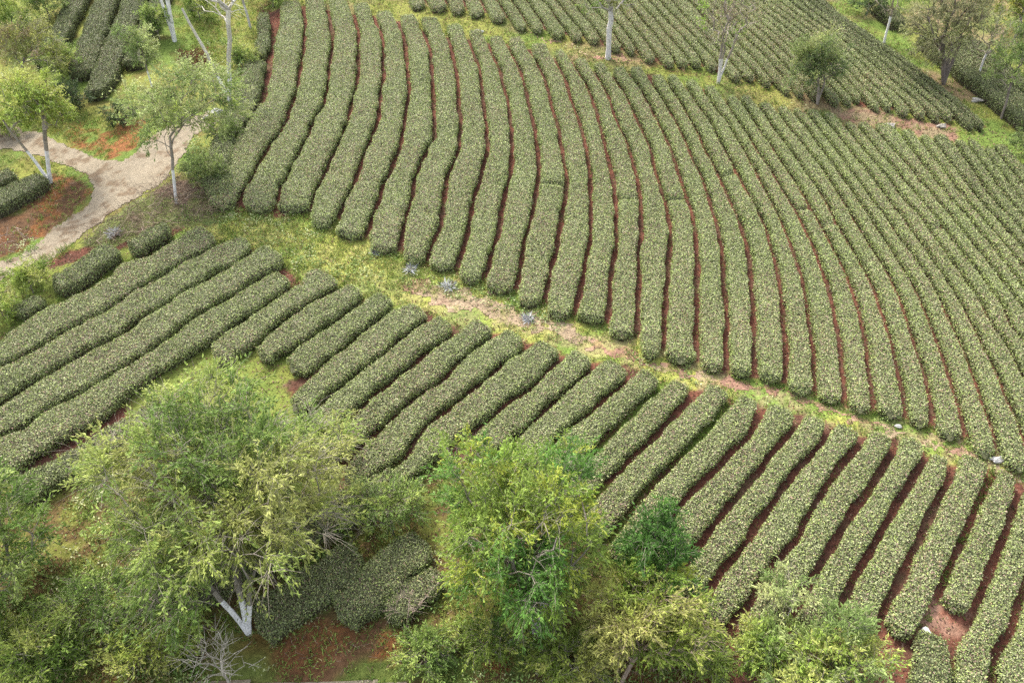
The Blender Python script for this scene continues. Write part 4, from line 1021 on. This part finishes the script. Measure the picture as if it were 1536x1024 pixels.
tree('red_shrub', 'dark red-brown dry shrub between the white double trunk and the tall bare tree', (296, 106), 1.4,
     (0, 0.2, 0.1, 1.5, 1.4, 0.9), [(0.0, 0.1), (0.3, 0.1)], 60, 0.10, [[0.11, 0.035, 0.025], [0.16, 0.05, 0.035], [0.20, 0.09, 0.05]], 'shrub', white=0, bark=(0.17, 0.06, 0.045), trunk_r=0.03, bare=0.3, lobes=0.35, twigs=6, per=7, tw_len=0.4, droop=0.05, seedv=23)
tree('leafy_bush', 'fresh green bush beside the thin white trunk at the edge of the middle field', (312, 275), 1.9,
     (0, 0.2, 0.1, 1.9, 1.5, 1.3), [(0, 0.1)], 70, 0.12, [[0.12, 0.18, 0.05], [0.20, 0.27, 0.08], [0.28, 0.35, 0.11]], 'bush', white=0, trunk_r=0.03, bare=0.1, lobes=0.4, twigs=6, per=11, tw_len=0.4, droop=0.25, seedv=24)
tree('leafy_bush', 'fresh green bush at the closed end of the dirt track by the white stones', (338, 215), 1.7,
     (0, 0.2, 0.1, 1.7, 1.2, 1.2), [(0, 0.1)], 50, 0.12, [[0.14, 0.20, 0.05], [0.22, 0.30, 0.08], [0.30, 0.37, 0.12]], 'bush', white=0, trunk_r=0.03, bare=0.05, lobes=0.4, twigs=6, per=11, tw_len=0.4, droop=0.25, seedv=25)
tree('leafy_bush', 'light green feathery bush beside the track below the first broken hedge', (50, 440), 1.4,
     (0, 0.2, 0.1, 1.7, 1.1, 0.9), [(0, 0.1)], 45, 0.12, LIME[:4], 'bush', white=0, trunk_r=0.03, bare=0.0, lobes=0.4, twigs=6, per=11, tw_len=0.4, droop=0.25, seedv=26)
tree('leafy_bush', 'lime bush at the picture edge beside the smallest broken hedge', (6, 480), 1.6,
     (0, 0.2, 0.1, 1.7, 1.0, 1.0), [(0, 0.1)], 40, 0.12, LIME[1:], 'bush', white=0, trunk_r=0.03, bare=0.0, lobes=0.4, twigs=6, per=11, tw_len=0.4, droop=0.25, seedv=27)

for q, (pp, ht, rr, lb) in enumerate([((25, 60), 3.6, 2.2, 'yellowish bush in the top corner above the brownish tree'), ((95, 118), 2.6, 1.7, 'olive bush between the brownish tree and the first dark hedge'),
        ((15, 205), 1.7, 1.2, 'low lime bush on the grass under the lime green tree'), ((75, 30), 3.0, 1.8, 'bright green bush at the far end of the first dark hedge'), ((240, 60), 2.8, 1.5, 'grey green bush at the foot of the white double trunk'),
        ((410, 10), 3.0, 1.7, 'yellow green bush at the far end of the outermost middle row'), ((365, 105), 1.6, 1.2, 'round olive bush between the tall bare tree and the ragged hedge'), ((300, 30), 2.2, 1.2, 'lime bush on the bright grass behind the dark red shrub')]):
    tree('leafy_bush', lb, pp, ht, (0, 0.3, 0.2, ht, rr, rr * 0.8), [(0, 0.1)], int(28 * rr * rr) + 20, 0.13, (LIME, FEATH, LIME, PALE, FEATH, LIME, FEATH, LIME)[q][:4], 'bush', white=0, trunk_r=0.04, bare=0.12, lobes=0.45,
         twigs=6, per=10, tw_len=0.45, droop=0.3, seedv=60 + q)

# along the upper verge
tree('pale_trunk_tree', 'open tree with a thick whitish trunk and a bare slanting limb on the upper verge', (912, 88), 7.5,
     (0.0, 0.3, 2.6, 7.5, 2.8, 1.8), [(-0.1, 0.05)], 62, 0.15, [[0.16, 0.26, 0.05], [0.22, 0.31, 0.06], [0.30, 0.32, 0.10]], white=3.2, bark=(0.46, 0.42, 0.36), whitecol=(0.62, 0.58, 0.55), trunk_r=0.19, bare=0.5, lobes=0.5, twigs=5, per=11, tw_len=0.6, droop=0.5, seedv=28, twig_r=0.009)
tree('sparse_tree', 'sparse brownish tree on three thin pale stems on the upper verge', (1077, 126), 6.5,
     (0.0, 0.3, 2.0, 7.0, 2.5, 1.7), [(-0.25, 0.05), (0.05, 0.1), (0.7, 0.1)], 80, 0.14, [[0.28, 0.23, 0.14], [0.30, 0.29, 0.12], [0.27, 0.34, 0.08], [0.28, 0.42, 0.07]], white=1.6, bark=(0.40, 0.34, 0.28), whitecol=(0.66, 0.62, 0.57), trunk_r=0.08, bare=0.35, lobes=0.5, twigs=5, per=7, tw_len=0.5, droop=0.2, seedv=29, twig_r=0.008)
tree('round_tree', 'dense round green tree covering the near ends of several upper rows', (1226, 156), 4.6,
     (-0.6, 0.5, 0.9, 4.9, 2.3, 2.0), [(-0.4, 0.1), (0.1, 0.1)], 170, 0.13, [[0.15, 0.21, 0.075], [0.23, 0.30, 0.095], [0.31, 0.37, 0.12], [0.38, 0.42, 0.15]], white=0, bark=(0.33, 0.28, 0.23), trunk_r=0.07, bare=0.06, lobes=0.6, twigs=6, per=12, tw_len=0.6, droop=0.2, seedv=30)
tree('thin_tree', 'thin white-trunked tree with a brownish crown on the grassy strip', (1326, 64), 5.5,
     (-0.5, 0.3, 1.8, 5.8, 2.0, 1.5), [(-0.2, 0.0)], 60, 0.14, [[0.27, 0.22, 0.13], [0.26, 0.26, 0.10], [0.22, 0.27, 0.09]], white=2.0, bark=(0.34, 0.28, 0.22), trunk_r=0.08, bare=0.4, lobes=0.5, twigs=5, per=8, tw_len=0.55, droop=0.2, seedv=31, twig_r=0.008)
tree('grey_tree', 'wide grey-green tree on dark forked trunks at the edge of the dark upper rows', (1415, 126), 6.5,
     (-0.9, 0.4, 1.3, 7.0, 3.1, 2.2), [(-1.0, 0.0), (0.1, 0.1), (-0.4, 0.1)], 170, 0.14, [[0.25, 0.26, 0.12], [0.33, 0.33, 0.16], [0.36, 0.39, 0.16], [0.42, 0.43, 0.21]], white=0, bark=(0.22, 0.18, 0.15), trunk_r=0.12, bare=0.12, lobes=0.5, twigs=6, per=12, tw_len=0.6, droop=0.2, seedv=32, twig_r=0.008)
tree('leaning_tree', 'small tree with a leaning pale stem standing on the second dark hedge line', (1462, 124), 4.5,
     (0.0, 0.4, 1.4, 5.0, 2.1, 1.5), [(0.1, 0.1)], 65, 0.14, [[0.24, 0.23, 0.12], [0.24, 0.29, 0.10], [0.30, 0.34, 0.12]], white=1.9, bark=(0.36, 0.31, 0.26), whitecol=(0.60, 0.57, 0.53), trunk_r=0.07, bare=0.3, lobes=0.5, twigs=5, per=8, tw_len=0.5, droop=0.2, seedv=33, twig_r=0.008)
tree('leafy_tree', 'tall thin tree with fresh green leaves at the far corner of the grassy strip', (1502, 178), 6.0,
     (-0.4, 0.3, 1.6, 6.2, 1.8, 1.4), [(-0.4, 0.05)], 80, 0.14, [[0.14, 0.21, 0.06], [0.20, 0.28, 0.08], [0.26, 0.34, 0.10]], white=0, bark=(0.24, 0.20, 0.17), trunk_r=0.07, bare=0.15, lobes=0.5, twigs=5, per=10, tw_len=0.55, droop=0.25, seedv=34)
tree('leafy_tree', 'yellow green tree filling the top corner beyond the dark hedges', (1520, 62), 4.6,
     (0.3, 0.5, 0.8, 5.0, 2.6, 1.8), [(0.0, 0.1)], 90, 0.16, [[0.22, 0.28, 0.05], [0.31, 0.34, 0.06], [0.36, 0.31, 0.06], [0.28, 0.36, 0.08]], white=0, trunk_r=0.08, bare=0.02, lobes=0.45, twigs=6, per=11, tw_len=0.6, droop=0.25, seedv=35)
tree('leafy_bush', 'green bush leaning over the dark end rows at the picture edge', (1535, 250), 2.4,
     (0.2, 0.3, 0.2, 2.3, 1.1, 1.0), [(0, 0.1)], 45, 0.13, [[0.14, 0.20, 0.06], [0.22, 0.28, 0.09], [0.28, 0.34, 0.11]], 'bush', white=0, trunk_r=0.04, bare=0.1, lobes=0.4, twigs=6, per=11, tw_len=0.4, droop=0.25, seedv=36)
tree('leafy_bush', 'small dark green bush on the grassy strip behind the thin white trunk', (1300, 24), 2.2,
     (0, 0.2, 0.2, 2.2, 1.5, 1.1), [(0, 0.1)], 45, 0.13, [[0.09, 0.15, 0.05], [0.15, 0.22, 0.07]], 'bush', white=0, trunk_r=0.04, bare=0.1, lobes=0.4, twigs=6, per=11, tw_len=0.4, droop=0.25, seedv=37)

# ------------------------------------------------------------------ pale stones
def stone(px, size, label, col=(0.42, 0.41, 0.385), n=1, seedv=0, group=None, name='rock'):
    r = np.random.default_rng(500 + seedv)
    b = at(*px)
    mb = MB()
    U, Vn = 12, 8
    th = np.linspace(0, 2 * math.pi, U, endpoint=False); ph = np.linspace(-math.pi / 2, math.pi / 2, Vn)
    TH, PH = np.meshgrid(th, ph)
    S = np.stack([np.cos(PH) * np.cos(TH), np.cos(PH) * np.sin(TH), np.sin(PH)], -1)
    a = r.normal(size=(5, 3)); k = 1 + 0.16 * np.sin(np.einsum('vuc,kc->vuk', S, a * 2.2)).sum(-1)
    S = S * k[..., None] * np.array(size) * 0.5
    S[..., 2] += size[2] * 0.3
    i = np.arange(Vn * U).reshape(Vn, U); j = np.roll(i, -1, 1)
    F = np.stack([i[:-1], j[:-1], j[1:], i[1:]], -1).reshape(-1, 4)
    mb.add(S, F, np.array(col))
    o = mb.build(name, [M_STONE], smooth=False)
    b[2] = gz(b[0], b[1])
    o.location = b
    return tag(o, label, 'rock', group)


stone((719, 50), (0.75, 0.4, 0.3), 'flat white rock on the pinkish bare path above the middle field', seedv=1)
stone((325, 172), (0.9, 0.6, 0.5), 'largest pale rock closing the end of the dirt track', seedv=2)
stone((312, 180), (0.5, 0.35, 0.3), 'smaller pale rock beside the largest one at the track end', seedv=3)
stone((1388, 949), (0.34, 0.24, 0.24), 'white rock at the head of the short hedge on bare soil', (0.74, 0.73, 0.71), seedv=4)
stone((1496, 690), (0.75, 0.3, 0.28), 'long grey rock at the lower end of the worn path', (0.55, 0.53, 0.50), seedv=5)
stone((1347, 640), (0.28, 0.2, 0.16), 'small white rock on the grass edge along the worn path', seedv=6)
stone((1333, 190), (0.7, 0.4, 0.3), 'pale rock on the bare pinkish ground above the middle rows', (0.36, 0.33, 0.28), seedv=7)
stone((1412, 191), (0.55, 0.35, 0.28), 'pale rock nearest the ends of the dark upper rows', (0.36, 0.33, 0.28), seedv=8)
stone((1465, 153), (0.8, 0.4, 0.3), 'pale rock on the grassy strip below the leaning pale stem', (0.34, 0.32, 0.28), seedv=9)

# silvery dried plants lying on the path
def silver(px, rad, label, seedv):
    global rng
    keep_rng = rng; rng = np.random.default_rng(700 + seedv)
    b = at(*px)
    mb = MB()
    n = 150
    off = rng.normal(0, rad * 0.5, (n, 2)); z = np.abs(rng.normal(0.1, 0.1, n))
    Pp = np.stack([off[:, 0] * 0.35, off[:, 1] * 0.35, z * 0.3 + 0.03], -1)
    D = unit(np.concatenate([off / rad + rng.normal(0, 0.35, (n, 2)), rng.normal(0.2, 0.3, (n, 1))], 1))
    cc = np.array([[0.50, 0.52, 0.54], [0.38, 0.39, 0.40], [0.58, 0.58, 0.55], [0.25, 0.22, 0.22]])[rng.integers(0, 4, n)]
    leaves(mb, Pp, D, rad * rng.uniform(0.3, 0.8, n), rng.uniform(0.03, 0.06, n), cc)
    th = np.linspace(0, 2 * math.pi, 10, endpoint=False)
    ring = np.stack([np.cos(th) * rad * 0.45, np.sin(th) * rad * 0.45, 0 * th], -1); top = np.stack([np.cos(th) * rad * 0.15, np.sin(th) * rad * 0.15, 0 * th + 0.08], -1)
    ii = np.arange(10); jj = (ii + 1) % 10
    mb.add(np.concatenate([ring, top]), np.stack([ii, jj, jj + 10, ii + 10], 1), np.array([0.20, 0.19, 0.14]))
    mb.add(top, np.array([[0, 1, 2, 3], [3, 4, 5, 6], [6, 7, 8, 9], [9, 0, 3, 6]]), np.array([0.20, 0.19, 0.14]))
    o = mb.build('dried_plant', [M_GRASS])
    b[2] = gz(b[0], b[1]); o.location = b
    tag(o, label, 'dried plant', 'silvery dried plants')
    rng = keep_rng
silver((172, 352), 0.62, 'silvery dried plant at the head of the first broken hedge', 1)
silver((565, 380), 0.42, 'silvery dried plant alone in the grass below the sixth middle rows', 2)
silver((672, 430), 0.6, 'dull grey dried plant beside the pink bare patch of the path', 3)
silver((925, 498), 0.45, 'silvery dried plant under the middle rows by the worn path', 4)
silver((792, 478), 0.5, 'whitish dried plant between the worn path and the lower row heads', 5)
silver((616, 405), 0.5, 'pale dried plant nearest the grassy weeds below the middle rows', 6)

# ------------------------------------------------------------------ light
SUN_EL, SUN_AZ = math.radians(54), math.radians(-32)       # azimuth from +y, towards -x
sd = bpy.data.lights.new('sun', 'SUN')
sd.energy = 1.5; sd.angle = math.radians(11); sd.color = (1.0, 0.95, 0.86)
so = bpy.data.objects.new('sun', sd)
so.rotation_euler = (math.radians(90) - SUN_EL, 0, -SUN_AZ + math.pi)
so.location = (-30, 30, 60)
COL.objects.link(so)
from mathutils import Vector
sdir = Vector((math.sin(SUN_AZ) * math.cos(SUN_EL), math.cos(SUN_AZ) * math.cos(SUN_EL), math.sin(SUN_EL)))
so.rotation_euler = sdir.to_track_quat('Z', 'Y').to_euler()
w_ = bpy.data.worlds.new('World'); scene.world = w_; w_.use_nodes = True
nt = w_.node_tree; bg = nt.nodes['Background']
sky = nt.nodes.new('ShaderNodeTexSky'); sky.sky_type = 'NISHITA'; sky.sun_disc = False
sky.sun_elevation = SUN_EL; sky.sun_rotation = SUN_AZ % (2 * math.pi); sky.air_density = 1.0; sky.dust_density = 4.0; sky.ozone_density = 1.0
hs = nt.nodes.new('ShaderNodeHueSaturation'); hs.inputs['Saturation'].default_value = 0.45      # hazy white sky
nt.links.new(sky.outputs[0], hs.inputs['Color']); nt.links.new(hs.outputs[0], bg.inputs[0]); bg.inputs[1].default_value = 0.135

vs = scene.view_settings
vs.view_transform = 'Standard'; vs.look = 'None'; vs.exposure = 1.75; vs.gamma = 1.0; vs.use_curve_mapping = False
scene.render.film_transparent = False
scene.cycles.max_bounces = 6; scene.cycles.diffuse_bounces = 3; scene.cycles.glossy_bounces = 2; scene.cycles.transmission_bounces = 3
scene.cycles.use_denoising = False
